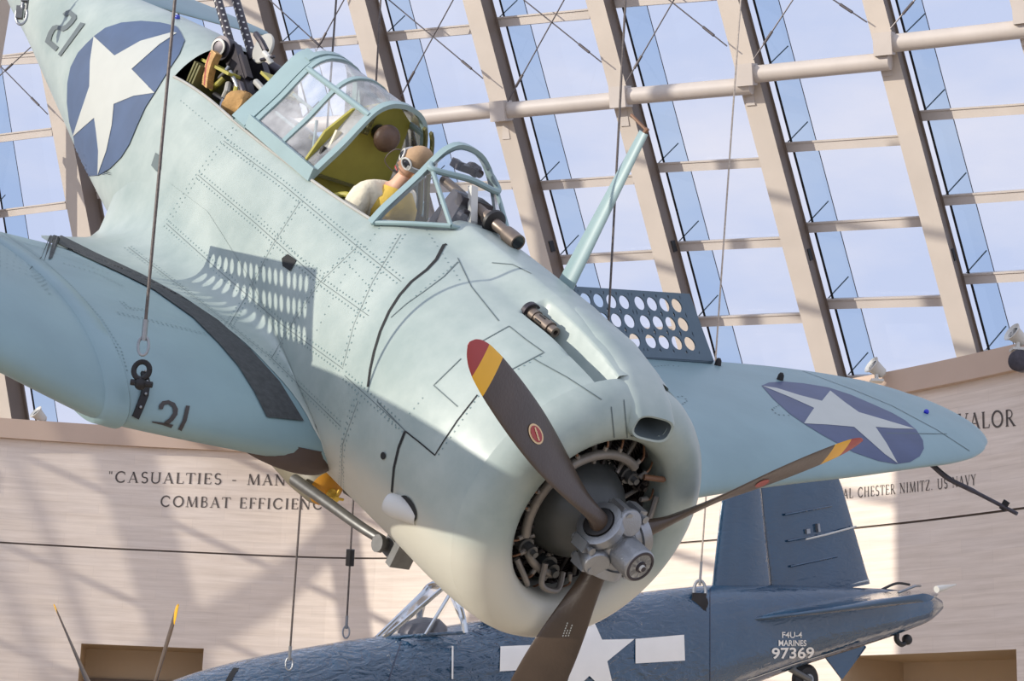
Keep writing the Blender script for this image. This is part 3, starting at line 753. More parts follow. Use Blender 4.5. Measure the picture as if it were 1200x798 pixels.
# wing-root fillets
def fillet(sg):
    G = []
    for x in np.concatenate([[-1.645, -1.66, -1.69], np.linspace(-1.75, -5.15, 44)]):
        k = -x
        zf = float(np.interp(k, [1.645, 1.75, 2.2, 3., 3.8, 4.4, 4.9, 5.15], [-.56, -.44, -.3, -.12, 0., -.05, -.25, -.45]))
        yw = float(np.interp(k, [1.645, 1.75, 2.2, 3., 3.8, 4.1, 4.25, 4.5, 4.8, 5.15], [.57, .64, .76, .88, 1.14, 1.3, 1.32, 1.0, .68, .44]))
        # fuselage attachment
        t0, t1 = .6, PI-.1
        for _ in range(40):
            tm = (t0+t1)/2
            if fus(x, tm)[2] > zf: t0 = tm
            else: t1 = tm
        a = fus(x, t0); a = np.array([x, a[1]-.003, a[2]])
        if k <= 4.1: b = wpt(-yw, min(.999, max(.002, (interp(WT, yw)[0]-x)/(interp(WT, yw)[0]-interp(WT, yw)[1]))), True); b[2] += .004
        else:
            zz = float(np.interp(k, [4.1, 4.4, 4.8, 5.15], [-.555, -.6, -.68, -.72])); b = np.array([x, -yw, zz])
        cpt = np.array([x, a[1]*1.0, b[2]*.75+a[2]*.25]); cpt[1] = a[1]*.985
        c2 = np.array([x, a[1]*.75+b[1]*.25, b[2]+.01])
        row = []
        for t in np.linspace(0, 1, 16):
            row.append(((1-t)**3)*a+3*t*(1-t)**2*cpt+3*t*t*(1-t)*c2+t**3*b)
        G.append([[p[0], -sg*p[1], p[2]] for p in row])
    lower = [[g[-1], [g[-1][0], g[-1][1]*.35, g[-1][2]-.05-.1*max(0, min(1, (-g[-1][0]-3.9)))]] for g in G]
    mb = MB().grid(G); mb.grid(lower)
    return mb.build('wing_root_fillet', MP, bomber, ang=60)
fil_s, fil_p = fillet(-1), fillet(1)

# ---- perforated dive flaps, raised
def flap(sg):
    nC, nR = 16, 3
    y0, y1 = 1.98, 4.36; L_ = .53; ang = math.radians(47)
    hw = [(y, np.array([-3.80-.02*0, 0, 0])) for y in (y0, y1)]
    def base(y):
        return np.array([float(np.interp(y, [1.98, 4.44], [-3.93, -3.79])), sg*y, wing_z(y)+float(np.interp(y, [1.98, 4.44], [.06, .045]))])
    def P(u, v, k=0.):           # u along the span 0..1, v up the flap 0..1
        sk = 1-.10*v            # outer end slants inwards
        y = y0+(y1-y0)*u*sk; b = base(y0+(y1-y0)*u)
        d = np.array([-math.cos(ang), 0, math.sin(ang)])*L_*v
        q = b+d; q[1] = sg*y; q += np.array([math.sin(ang), 0, math.cos(ang)])*k
        return q
    mb = MB(); nf = 22
    ue = [0.0]; du = (1-.035-.012)/(nC+3*.22+.3)
    cols = []; u = .012
    for c in range(nC):
        cols.append((u, u+du)); u += du
        if (nC-c-1) % 4 == 0 and c < nC-1: u += .22*du
    rows = [(.1, .39), (.39, .67), (.67, .95)]
    ub = sorted(set([0., 1.] + [round(a, 6) for c in cols for a in c])); vb = [0., .1, .39, .67, .95, 1.]
    th = .012
    def quad(a, b, c, d):
        for k in (0, th): mb.add([P(*a, k), P(*b, k), P(*c, k), P(*d, k)], [(0, 1, 2, 3)])
    isc = lambda a, b: any(abs(a-c[0]) < 1e-5 and abs(b-c[1]) < 1e-5 for c in cols)
    for a, b in zip(ub[:-1], ub[1:]):
        for r0, r1 in zip(vb[:-1], vb[1:]):
            if isc(a, b) and (round(r0, 3), round(r1, 3)) in [(.1, .39), (.39, .67), (.67, .95)]:
                off = 0.
                cu, cv = (a+b)/2, (r0+r1)/2; ru = .054/(y1-y0); rv = .054/L_
                sq, ci = [], []
                for q in range(nf):
                    an = 2*PI*q/nf; x_, y_ = math.cos(an), math.sin(an); m_ = max(abs(x_), abs(y_))
                    sq.append((cu+(b-a)/2*x_/m_, cv+(r1-r0)/2*y_/m_)); ci.append((cu+ru*x_, cv+rv*y_))
                for k in (0, th):
                    vs = [P(*p, k) for p in sq]+[P(*p, k) for p in ci]
                    mb.add(vs, [(q, (q+1) % nf, nf+(q+1) % nf, nf+q) for q in range(nf)])
                vs = [P(*p, 0) for p in ci]+[P(*p, th) for p in ci]
                mb.add(vs, [(q, (q+1) % nf, nf+(q+1) % nf, nf+q) for q in range(nf)])
            else: quad((a, r0), (b, r0), (b, r1), (a, r1))
    for A_ in ([(0, 0), (1, 0)], [(1, 0), (1, 1)], [(1, 1), (0, 1)], [(0, 1), (0, 0)]):
        mb.add([P(*A_[0], 0), P(*A_[1], 0), P(*A_[1], th), P(*A_[0], th)], [(0, 1, 2, 3)])
    o = mb.build('dive_flap', MFLAP, bomber, smooth=False)
    hb = MB()
    hb.tube([P(t, .0, -.01) for t in np.linspace(0, 1, 12)], .014, 8).build('hinge', MFLAP, o)
    return o
MFLAP = mat('flap_shaded_paint', s2l(84, 102, 114), .45, var=.06)  # flap colour darkened to carry the shade of the fuselage
flap(-1); flap(1)

# ---- tail surfaces
def tailplane(sg):
    mb = MB(); G = []
    for y in np.linspace(.05, 2.35, 16):
        t = y/2.4; le = -8.0-.62*t-.10*t**6; te = -9.45+.28*t+.35*t**8; G.append([[le+(te-le)*c, sg*y, .36+.02*y+(1 if up else -1)*.07*(1-.55*t)*math.sqrt(max(0, c*(1-c)))*1.6*(1-c*.4)] for up, cc in ((True, cs[::-1]), (False, cs)) for c in cc])
    mb.grid(G); mb.add(G[-1], [tuple(range(len(G[-1])))])
    mb.build('tailplane', MW, bomber, ang=60)
tailplane(-1); tailplane(1)
G = []
for z in np.linspace(.3, 1.75, 14):
    t = (z-.3)/1.45; le = -7.6-1.25*t-.1*t**5; te = -9.75+.1*t+.5*t**6
    G.append([[le+(te-le)*c, (1 if up else -1)*.08*(1-.5*t)*math.sqrt(max(0, c*(1-c)))*1.6, z] for up, cc in ((True, cs[::-1]), (False, cs)) for c in cc])
mb = MB().grid(G); mb.add(G[-1], [tuple(range(len(G[-1])))]); mb.build('tail_fin', MW, bomber, ang=60)

# ---- carburettor scoop on the cowl top
sc_ = MB(); G = []
def rrect(cy, cz, hw, hh, n=28, e=3.2):
    return [[cy+hw*math.copysign(abs(math.sin(a))**(2/e), math.sin(a)), cz+hh*math.copysign(abs(math.cos(a))**(2/e), math.cos(a))] for a in np.linspace(0, 2*PI, n+1)[:-1]]
for x, cz, hw, hh in [(-.10, .588, .135, .066), (-.12, .594, .15, .078), (-.2, .63, .165, .098), (-.35, .70, .17, .105), (-.6, .755, .165, .105), (-.85, .78, .155, .09), (-1.1, .78, .14, .08), (-1.35, .77, .11, .07)]:
    G.append([[x, p[0], p[1]] for p in rrect(0, cz, hw, hh)])
sc_.grid(G, closed_v=True)
Gi = [[[x, p[0], p[1]] for p in rrect(0, cz, hw, hh)] for x, cz, hw, hh in [(-.10, .588, .135, .066), (-.104, .588, .122, .056), (-.35, .64, .11, .05)]]
scoop = sc_.build('carburettor_scoop', MP, bomber, ang=60)
MB().grid(Gi[1:], closed_v=True).build('scoop_duct', MNUM, scoop)
MB().grid(Gi[:2], closed_v=True).build('scoop_lip', MP, scoop)
MB().add([[-.34, p[0], p[1]] for p in rrect(0, .64, .125, .06)], [tuple(range(28))]).build('scoop_throat', MGAP, scoop)

# ---- fixed nose gun in its trough (both sides)
for sg in (-1, 1):
    y = sg*.25; z = .735
    g = MB().lathe((-1.05, y, z), (1, 0, 0), [(0, .036), (.1, .036), (.1, .03), (.2, .03), (.2, .037), (.23, .037), (.23, .028), (.275, .028), (.275, .014), (.24, .013)], 20).build('nose_gun', MGUNB, bomber)
    sl = MB()
    for a in range(6):
        an = a*PI/3; sl.box((-.9, y+.03*math.cos(an), z+.03*math.sin(an)), (.05, .008, .008))
    sl.build('barrel_slot', MGAP, g, smooth=False)
    MB().lathe((-1.03, y, z), (1, 0, 0), [(0, .055), (.03, .055), (.03, .042), (0, .042)], 20).build('muzzle_collar', MGUN, g)

# ---- engine behind the propeller
eng = MB().lathe((-.30, 0, 0), (1, 0, 0), [(-.3, .02), (-.3, .30), (-.06, .30), (-.02, .275), (.06, .25), (.14, .20), (.2, .14), (.23, .11), (.3, .1)], 48).build('engine', MGEAR, bomber)
MB().lathe((-.62, 0, 0), (1, 0, 0), [(0, .02), (0, .58)], 48, caps=False).build('engine_baffle', MENG, eng)
for k in range(9):
    a = PI/2+k*2*PI/9+.1; d = np.array([0, math.cos(a), math.sin(a)])
    cyl = MB(); prof = []
    for q in range(17): r0 = .26+q*.0155; prof += [(r0, .098), (r0+.005, .098), (r0+.005, .08), (r0+.0155, .08)]
    cyl.lathe((-.46, 0, 0), d, prof, 20)
    MB.build(cyl, 'cylinder', MENG, eng, ang=25)
    t_ = np.array([0, -d[2], d[1]])
    for s_ in (-1, 1):
        MB().tube([np.array([-.30, 0, 0])+d*.27+t_*s_*.03, np.array([-.37, 0, 0])+d*.5+t_*s_*.07], .0125, 8).build('pushrod_tube', MTUBE if s_ > 0 else MENG, eng)
    rb = MB(); rb.sphere(np.array([-.39, 0, 0])+d*.49+t_*.07, (.05, .04, .04), 12, 8); rb.sphere(np.array([-.39, 0, 0])+d*.49-t_*.07, (.05, .04, .04), 12, 8)
    rb.build('rocker_box', MENG, eng)
    for s_ in (-1, 1):
        b0 = np.array([-.245, 0, 0])+d*.36+t_*s_*.05; ld = catmull([b0, b0+d*.06+np.array([.0, 0, 0]), np.array([-.33, 0, 0])+d*.50+t_*s_*.09], 5)
        MB().tube(ld, .0055, 6).build('ignition_lead', MLEAD, eng)
        MB().tube([b0-d*.01, b0+d*.035], .013, 8).build('lead_socket', MTUBE, eng)
ring = MB(); A_ = np.radians(np.linspace(62, 208, 40)); ring.tube([[-.245, .355*math.cos(a), .355*math.sin(a)] for a in A_], .026, 12)
A_ = np.radians(np.linspace(222, 268, 14)); ring.tube([[-.245, .355*math.cos(a), .355*math.sin(a)] for a in A_], .022, 12)
ring.build('ignition_manifold', MTUBE, eng)
bolts = MB()
for k in range(28):
    a = 2*PI*k/28; bolts.lathe((-.35, .285*math.cos(a), .285*math.sin(a)), (1, 0, 0), [(0, .013), (.02, .013), (.02, .007), (.035, .007)], 6)
bolts.build('case_bolts', MSILD, eng)
for (y, z, r, l, mm) in [(.27, -.17, .05, .12, MSILD), (-.24, -.24, .045, .14, MSILD), (.22, .24, .05, .1, MSILD), (-.02, -.34, .06, .12, MGEAR), (.36, .06, .05, .09, MENG), (.30, -.32, .035, .1, MTUBE), (.33, .2, .04, .08, MENG)]:
    MB().lathe((-.36, y, z), (1, 0, 0), [(0, r), (l*.6, r), (l*.62, r*.7), (l, r*.7), (l, r*.35), (l+.03, r*.35)], 16).build('accessory', mm, eng)
for pts in ([(-.22, -.12, -.29), (-.19, -.1, -.4), (-.2, .03, -.42), (-.25, .06, -.34)], [(-.2, .33, -.05), (-.2, .4, .05), (-.24, .42, .18)], [(-.24, -.3, -.3), (-.2, -.2, -.4), (-.28, -.12, -.45)], [(-.22, .24, .28), (-.19, .34, .3), (-.3, .44, .26)]):
    MB().tube(catmull(pts, 6), .016, 8).build('oil_line', MTUBE if pts[0][2] < 0 else MLEAD, eng)

# ---- propeller
prop = empty('propeller'); prop.parent = bomber
PHI = 150.39
def blade(phi, name='blade'):
    a = math.radians(phi); rd = np.array([0, math.cos(a), math.sin(a)]); tg = np.array([0, math.sin(a), -math.cos(a)])   # tg: direction of travel
    fw = np.array([1., 0, 0]); N = 26
    root = MB(); G = []
    st = [(.10, .118, .112, 62), (.17, .120, .11, 60), (.24, .128, .098, 57), (.34, .152, .076, 53), (.5, .198, .052, 46), (.7, .245, .036, 40), (.9, .265, .028, 35), (1.1, .258, .022, 31), (1.3, .235, .017, 28), (1.45, .205, .013, 26.5), (1.54, .17, .011, 26), (1.595, .125, .009, 26), (1.63, .07, .007, 26), (1.648, .02, .005, 26)]
    rs = np.concatenate([np.linspace(.10, 1.5, 40), np.linspace(1.5, 1.648, 14)[1:]])
    def sect(r, k=1.0, g=0.):
        c, t, b = interp(st, r); b = math.radians(b); ch = -math.cos(b)*tg+math.sin(b)*fw; nn = math.sin(b)*tg+math.cos(b)*fw; row = []
        for q in range(N):
            an = 2*PI*q/N; x = math.cos(an); y = math.sin(an)
            rnd = float(np.clip((.34-r)/.2, 0, 1))
            yy = (t*.5*y*(1-.0*x)*(1+.0) if y > 0 else t*.5*y*(.35+.65*rnd))*(1-.35*max(0, -x)*(1-rnd)) if True else 0
            row.append(rd*r + ch*(c*.5*x)*k + nn*(yy+(g if y > 0 else -g)))
        return row
    def part(r0, r1, m, nm, par, k=1.0, g=0., caps=True):
        R_ = [r for r in rs if r0 < r < r1]; R_ = [r0]+R_+[r1]; mb = MB(); G = [sect(r, k, g) for r in R_]; mb.grid(G, closed_v=True)
        if caps:
            mb.add(G[0], [tuple(range(N))]); mb.add(G[-1], [tuple(range(N))])
        return mb.build(nm, m, par, ang=50)
    b_ = part(.10, 1.40, MBLADE, 'blade', prop)
    part(1.40, 1.525, MYEL, 'yellow_tip_band', b_); part(1.525, 1.648, MRED, 'red_tip', b_)
    return b_, sect
blades = [blade(PHI - 120*k) for k in range(3)]
# hub: barrel with blade sockets, counterweights and dome
hub = MB().sphere((0, 0, 0), (.13, .135, .135), 28, 16).build('hub', MSIL, prop)
MB().lathe((-.3, 0, 0), (1, 0, 0), [(0, .085), (.22, .085)], 28).build('propeller_shaft', MSILD, hub)
for k in range(3):
    a = math.radians(PHI-120*k); rd = np.array([0, math.cos(a), math.sin(a)]); tg = np.array([0, math.sin(a), -math.cos(a)])
    MB().lathe((0, 0, 0), rd, [(.05, .105), (.11, .108), (.115, .122), (.165, .122), (.17, .112), (.172, .085), (.15, .075)], 32).build('blade_socket', MSIL, hub, ang=40)
    MB().lathe(rd*.168, rd, [(0, .078), (.012, .078), (.016, .07)], 28).build('socket_seal', MBLACK, hub)
    for s_ in (-1, 1):
        c = rd*.14+tg*.125*s_; cb = MB(); cb.box(c, (.1, .05, .06), None); cb.lathe(c+np.array([-.07, 0, 0]), (1, 0, 0), [(0, .014), (.0, .022), (.015, .022), (.015, .012), (.14, .012), (.14, .02), (.155, .02)], 10)
        cb.build('clamp_bolt', MSIL, hub, smooth=False)
    # counterweight drum beside each blade
    a2 = math.radians(PHI-120*k-48); r2 = np.array([0, math.cos(a2), math.sin(a2)])
    c = r2*.135+np.array([.035, 0, 0])
    cwt = MB().lathe(c, nrm(np.array([1, 0, 0])*.92+r2*.3), [(-.09, .04), (-.05, .07), (.05, .072), (.06, .064), (.062, .05)], 28).build('counterweight', MSIL, hub, ang=40)
    MB().tube([np.array([.06, 0, 0]), c*.9], .045, 12).build('counterweight_arm', MSIL, hub)
dome = MB().lathe((.02, 0, 0), (1, 0, 0), [(0, .11), (.06, .11), (.065, .088), (.10, .086), (.105, .09), (.205, .09), (.216, .088), (.222, .082), (.222, .03)], 40).build('hub_dome', MSIL, prop, ang=30)
MB().lathe((.240, 0, 0), (1, 0, 0), [(0, .082), (.006, .08), (.006, .068), (-.004, .066)], 32, caps=False).build('dome_ring', MGUN, dome, ang=30)
MB().lathe((.238, 0, 0), (1, 0, 0), [(0, .068), (.004, .066), (.004, .03), (.012, .028), (.012, .018), (.03, .016), (.03, .008)], 32).build('dome_cap', MDISC, dome, ang=30)
MB().lathe((.244, 0, 0), (1, 0, 0), [(0, .03), (.01, .028), (.01, .016), (.026, .014)], 20).build('cap_nut', MGUN, dome, ang=30)

# ---- sliding hood, arches and windscreen
def arch(x, hw, zb, zt, n=30, lean=0., e=2.2):
    return np.array([[x+lean*(math.sin(a)), -hw*math.copysign(abs(math.cos(a))**(2/e), math.cos(a)), zb+(zt-zb)*abs(math.sin(a))**(2/e)] for a in np.linspace(0, PI, n)])
hood = empty('canopy_hood'); hood.parent = bomber
HPF = catmull([(.435, .565), (.39, .66), (.31, .82), (.245, .98), (.19, 1.09), (.11, 1.155), (0, 1.18)], 8)
HPF = np.vstack([HPF*np.array([-1, 1]), (HPF[::-1])[1:]])
HPL = np.concatenate([[0], np.cumsum(np.linalg.norm(np.diff(HPF, axis=0), axis=1))])
def hprof(x, k=1., n=40, dz=0.):
    s_ = np.linspace(0, HPL[-1], n); return np.stack([np.full(n, x), np.interp(s_, HPL, HPF[:, 0])*k, np.interp(s_, HPL, HPF[:, 1])+dz], 1)
def hood_arch(x): return hprof(x, 1.0)
HX = np.linspace(-3.10, -3.93, 8)
MB().grid([hood_arch(x) for x in HX]).build('hood_glass', GHOOD, hood)
def flat_tube(P, wx, th, m, name, par):
    P = np.asarray(P); c = P.mean(0); G = []
    for p in P:
        o = nrm(np.array([0, p[1], p[2]-.55])); row = []
        for dx, dr in ((-wx/2, -th/2), (wx/2, -th/2), (wx/2, th/2), (-wx/2, th/2)): row.append(p+np.array([dx, 0, 0])+o*dr)
        G.append(row)
    mb = MB().grid(G, closed_v=True); mb.add(G[0], [(0, 1, 2, 3)]); mb.add(G[-1], [(0, 1, 2, 3)])
    return mb.build(name, m, par, ang=40)
flat_tube(hood_arch(-3.10), .055, .03, MFR, 'front_hood_arch', hood)
flat_tube(hood_arch(-3.55), .04, .022, MFR, 'middle_hood_arch', hood)
flat_tube(hood_arch(-3.92), .05, .025, MFR, 'rear_hood_arch', hood)
for kk_, ww in ((13, .02), (26, .02)):
    P = [hood_arch(x)[kk_] for x in HX]; MB().tube(P, ww, 8).build('hood_rail', MFR, hood)
for sg in (0, -1):
    P = [hood_arch(x)[sg]+np.array([0, 0, .0]) for x in HX]
    bb = MB(); a, b = P[0], P[-1]; bb.box((a+b)/2+np.array([0, 0, .035]), (abs(b[0]-a[0])+.06, .03, .085)); bb.build('hood_sill', MSILD if False else MFR, hood, smooth=False)
# inner brace bars seen through the hood
for (k0, x0, k1, x1) in ((9, -3.58, 9, -3.88), (3, -3.25, 8, -3.5), (5, -3.6, 5, -3.88)):
    MB().tube([hood_arch(x0)[k0]*np.array([1, .95, .97]), hood_arch(x1)[k1]*np.array([1, .95, .97])], .011, 6).build('hood_brace', MFR, hood)
# solid turtleback band between hood and gunner
band = MB(); G = []
for x in (-3.955, -4.14):
    G.append(hprof(x, 1.05, 40, .0))
G2 = [g*np.array([1, .95, 1])-np.array([0, 0, .025]) for g in G]
band.grid([g[:17] for g in G]); band.grid([g[:17] for g in G2]); band.grid([G[0][:17], G2[0][:17]]); band.grid([G[1][:17], G2[1][:17]]); band.add([G[0][16], G[1][16], G2[1][16], G2[0][16]], [(0, 1, 2, 3)])
band.build('gunner_hood_panel', MFR, bomber, ang=30)
flat_tube(hprof(-4.0, 1.03)[14:], .06, .03, MFR, 'gunner_hood_arch', bomber)
MB().grid([hprof(x, 1.02, 30)[11:] for x in (-3.96, -4.05, -4.13)]).build('gunner_hood_glass', GHOOD, bomber)
# pilot's rear bulkhead / armour plate with headrest
plate = MB(); out = [(-.40, .35), (-.40, .62), (-.33, .9), (-.2, 1.08), (0, 1.13), (.2, 1.08), (.22, .9), (.2, .62), (.2, .35)]
out = [(-y, z) for y, z in out]; out = [(-.41, .3), (-.42, .6), (-.36, .84), (-.24, 1.02), (-.06, 1.11), (.1, 1.12), (.2, 1.06), (.22, .8), (.24, .3)]
for dx in (-3.24, -3.22): plate.add([[dx - .05*(z-.3), y, z] for y, z in out], [tuple(range(len(out)))])
n_ = len(out); plate.add([[-3.24-.05*(z-.3), y, z] for y, z in out]+[[-3.22-.05*(z-.3), y, z] for y, z in out], [(i, (i+1) % n_, n_+(i+1) % n_, n_+i) for i in range(n_)])
plate.build('armour_plate', MOLIVE, bomber, smooth=False)
fl_ = MB().box((-3.215, -.13, 1.0), (.03, .06, .18)); fl_.box((-3.2, -.13, 1.0), (.03, .015, .16))
MB().box((-3.2, -.18, .58), (.02, .38, .018)).box((-3.2, -.36, .5), (.02, .02, .18)).build('plate_bracket', MOLIVED, bomber, smooth=False)
for z in np.linspace(.93, 1.07, 5): fl_.box((-3.18, -.13, z), (.012, .03, .012))
fl_.build('plate_stiffener', MOLIVED, bomber, smooth=False)
MB().sphere((-3.13, -.01, .945), (.062, .088, .088), 28, 16).build('headrest', MLEATH, bomber)
MB().lathe((-3.24, -.01, .945), (1, 0, 0), [(0, .05), (.09, .06)], 20).build('headrest_mount', MGUN, bomber)
# port-side arches of the hood seen through the opening, cockpit fittings
for x in (-2.98, -3.06): flat_tube(hprof(x, .98, 40, -.02)[24:], .03, .02, MOLIVED, 'port_canopy_arch', bomber)
MB().box((-2.75, 0, .1), (.42, .44, .06)).box((-2.98, 0, .3), (.06, .44, .5)).build('pilot_seat', MOLIVED, bomber, smooth=False)
for (p, s_) in (((-2.6, -.4, .48), (.3, .05, .14)), ((-2.95, -.4, .5), (.12, .06, .12)), ((-2.5, -.36, .2), (.2, .05, .3))):
    MB().box(p, s_).build('side_console', MOLIVED, bomber, smooth=False)
MB().tube(catmull([(-2.95, -.36, .52), (-2.85, -.3, .6), (-2.7, -.33, .58), (-2.62, -.38, .5)], 6), .02, 8).build('oxygen_hose', MOLIVE, bomber)
MB().tube(catmull([(-3.05, -.36, .5), (-2.92, -.38, .57), (-2.8, -.38, .52)], 6), .008, 6).build('harness_cable', MBLACK, bomber)
for y_, z_ in ((-.3, .82), (-.34, .7)): MB().box((-3.2, y_, z_), (.02, .05, .12), None).build('map_pocket', MCLOTH if z_ > .8 else MBLACK, bomber, smooth=False)
ip = MB().box((-2.14, 0, .5), (.05, .7, .3)).build('instrument_panel', MGUN, bomber, smooth=False)

ws = empty('windscreen'); ws.parent = bomber
WPF = catmull([(-.46, .62), (-.41, .71), (-.325, .83), (-.25, .94), (-.185, 1.05), (-.12, 1.135), (-.03, 1.185), (.11, 1.175), (.22, 1.105), (.33, .98), (.41, .85), (.46, .70)], 8)
def ws_arch(n=40):
    l = np.concatenate([[0], np.cumsum(np.linalg.norm(np.diff(WPF, axis=0), axis=1))]); s_ = np.linspace(0, l[-1], n); z = np.interp(s_, l, WPF[:, 1]); return np.stack([-2.31-.2*(z-.65), np.interp(s_, l, WPF[:, 0]), z], 1)
WA = ws_arch()
flat_tube(WA, .05, .032, MFR, 'rear_windscreen_arch', ws)
TL, TR = np.array([-2.27, -.25, 1.02]), np.array([-2.27, .25, 1.02])
BL, BR = np.array([-1.93, -.235, .83]), np.array([-1.93, .235, .83])
post = lambda a, b, w, nm, m=MFR: MB().tube([a, b], w, 8).build(nm, m, ws)
post(TL, BL, .014, 'front_post'); post(TR, BR, .014, 'front_post')
bar = MB(); P = catmull([WA[13]*np.array([1, 1, 1]), TL+np.array([-.0, 0, .01]), (TL+TR)/2+np.array([.03, 0, .03]), TR+np.array([0, 0, .01]), WA[26]], 8); 
bar.tube(P, .019, 8); bar.build('windscreen_crossbar', MFR, ws)
post(BL, BR, .014, 'windscreen_foot')
MB().tube(catmull([WA[0], (WA[0]+BL)/2+np.array([0, -.02, 0]), BL], 6), .014, 8).build('side_foot', MFR, ws); MB().tube([WA[-1], BR], .014, 8).build('side_foot', MFR, ws)
gl = MB().add([TL, TR, BR, BL], [(0, 1, 2, 3)])
gl.add([WA[0], TL, BL], [(0, 1, 2)]); gl.add(list(WA[0:14])+[TL], [tuple(range(15))]); gl.add([WA[-1], TR, BR], [(0, 1, 2)]); gl.add(list(WA[26:])+[TR], [tuple(range(15))])
gl.build('windscreen_glass', GWIND, ws, smooth=False)
tp = MB(); Ptop = catmull([TL, (TL+TR)/2+np.array([.03, 0, .03]), TR], 7); tp.grid([[Ptop[int(round(t*(len(Ptop)-1)))] for t in np.linspace(0, 1, 14)], [(Ptop[int(round(t*(len(Ptop)-1)))]+WA[13+i])/2+np.array([.02, 0, .03]) for i, t in enumerate(np.linspace(0, 1, 14))], [WA[13+i] for i in range(14)]])
tp.build('top_glass', GWIND, ws)
# fittings behind the glass
MB().box((-2.05, -.03, .9), (.03, .05, .34), Matrix.Rotation(math.radians(-38), 3, 'Y') and np.array(Matrix.Rotation(math.radians(-38), 3, 'Y'))).build('screen_brace', MDISC, ws, smooth=False)
gm = MB(); gm.lathe((-2.40, .08, 1.09), (1, 0, 0), [(0, .03), (.03, .038), (.08, .038), (.09, .025), (.12, .025)], 16); gm.box((-2.34, .02, 1.085), (.08, .16, .04)); gm.box((-2.34, -.06, 1.09), (.07, .04, .05))
gm.build('compass_block', MGUN, ws, smooth=False)
cov = MB().box((-2.17, .02, .85), (.18, .32, .24), None, taper=.7); cov.lathe((-2.09, -.06, .87), (1, 0, 0), [(0, .045), (.04, .045), (.045, .03)], 16)
cov.build('instrument_hood', MGUN, ws, smooth=False)
sight = MB().lathe((-2.5, .03, .945), nrm([1, 0, -.035]), [(0, .03), (.3, .03), (.3, .034), (.5, .034), (.5, .042), (.58, .042), (.6, .034), (.72, .034), (.72, .045), (.78, .047), (.84, .047), (.84, .038), (.82, .036)], 24).build('telescopic_gunsight', MGUNB, bomber, ang=25)
MB().lathe((-1.69, .03, .918), (1, 0, 0), [(0, .036), (.03, .036)], 20).build('sight_lens', MGOG, sight)
MB().lathe((-1.93, .03, .925), (1, 0, 0), [(0, .075), (.02, .072), (.03, .05)], 24).build('sight_boot', MBLACK, sight)

# ---- antenna mast
G = []
m0, m1 = np.array([-1.40, .25, .70]), np.array([-1.385, .25, 1.775])
for t in np.linspace(0, 1, 24):
    c = m0+(m1-m0)*t; ch = .15-.075*t; thk = .05-.022*t
    G.append([[c[0]+ch/2*math.cos(a), c[1]+thk/2*math.sin(a)*(1 if math.cos(a) > 0 else 1-.6*abs(math.cos(a))), c[2]] for a in np.linspace(0, 2*PI, 19)[:-1]])
mast = MB().grid(G, closed_v=True); mast.add(G[-1], [tuple(range(18))]); mast = mast.build('antenna_mast', MFR, bomber, ang=50)
MB().tube([m1+np.array([0, 0, -.02]), m1+np.array([.015, 0, .03])], .012, 8).build('mast_insulator', MLEAD, mast)
MB().tube([m1+np.array([0, 0, .02]), m1+np.array([-.12, -.03, .05])], .009, 7).build('mast_lead', MLEAD, mast)
# ---- pitot tube under the port wing
pt = MB().tube(catmull([(-2.35, 5.62, .03), (-2.2, 5.7, .0), (-2.0, 5.76, .02), (-1.6, 5.83, .06)], 8), [.022]*9+[.02]*8+[.016]*8, 10).build('pitot_tube', MGUN, bomber)
MB().box((-1.72, 5.81, .06), (.05, .02, .08)).build('pitot_fin', MLINK, pt, smooth=False)
# small fittings on the port wing
for px_, py_ in ((840, 424), (914, 440)):
    pass

# ---- rear gunner's mount: twin machine guns pointing aft
rg = empty('rear_gun_mount'); rg.parent = bomber
gd = nrm(np.array([-5.61+4.63, 0, 1.02-.54])); gu = nrm(np.array([.42, 0, .9])); 
Rg = np.stack([gd, np.array([0, 1., 0]), np.cross(gd, np.array([0, 1., 0]))], 1)
if Rg[2, 2] < 0: Rg[:, 2] *= -1; Rg[:, 1] *= -1
for y in (-.085, .085):
    p0 = np.array([-4.50, y-.06, .58])
    g = MB().box(p0+gd*.22, (.62, .06, .13), Rg); g.box(p0+gd*.05-Rg[:, 2]*.06, (.2, .05, .1), Rg); g.box(p0+gd*.3+Rg[:, 2]*.075, (.22, .05, .03), Rg)
    g = g.build('machine_gun', MGUN, rg, smooth=False)
    bj = MB().tube([p0+gd*.52, p0+gd*1.5], .03, 16); bj.tube([p0+gd*.5, p0+gd*.58], .038, 16); bj.tube([p0+gd*1.45, p0+gd*1.75], .014, 10)
    bj = bj.build('barrel_jacket', MGUN, g)
    hs = MB()
    for q in np.linspace(.6, 1.42, 14):
        for an in range(6):
            o = (math.cos(an*PI/3)*np.array([0, 1., 0])+math.sin(an*PI/3)*Rg[:, 2])
            hs.add(disc_fan(p0+gd*(q+(an % 2)*.03)+o*.0308, o, .009, 8), [tuple(range(8))])
    hs.build('cooling_hole', MDISC, g)['kind'] = 'stuff'
    gr = MB().tube(catmull([p0-gd*.08, p0-gd*.14-Rg[:, 2]*.08, p0-gd*.1-Rg[:, 2]*.16], 5), .014, 8).build('grip', MGUN, g)
c = np.array([-4.78, -.06, .93])
MB().lathe(c+np.array([0, .02, 0]), nrm([-.02, -.97, .12]), [(0, .105), (.012, .11), (.02, .105), (.022, .02)], 36).build('armour_disc', MDISC2, rg)
MB().lathe((-5.0, -.2, .80), nrm([.3, -.95, 0]), [(-.08, .07), (.0, .085), (.03, .085), (.035, .06), (.05, .06), (.055, .02)], 28).build('feed_drum', MGUN, rg, ang=30)
MB().lathe((-4.985, -.25, .80), nrm([.3, -.95, 0]), [(0, .062), (.005, .06), (.006, .045), (.0, .044)], 28).build('drum_ring', MSILD, rg)
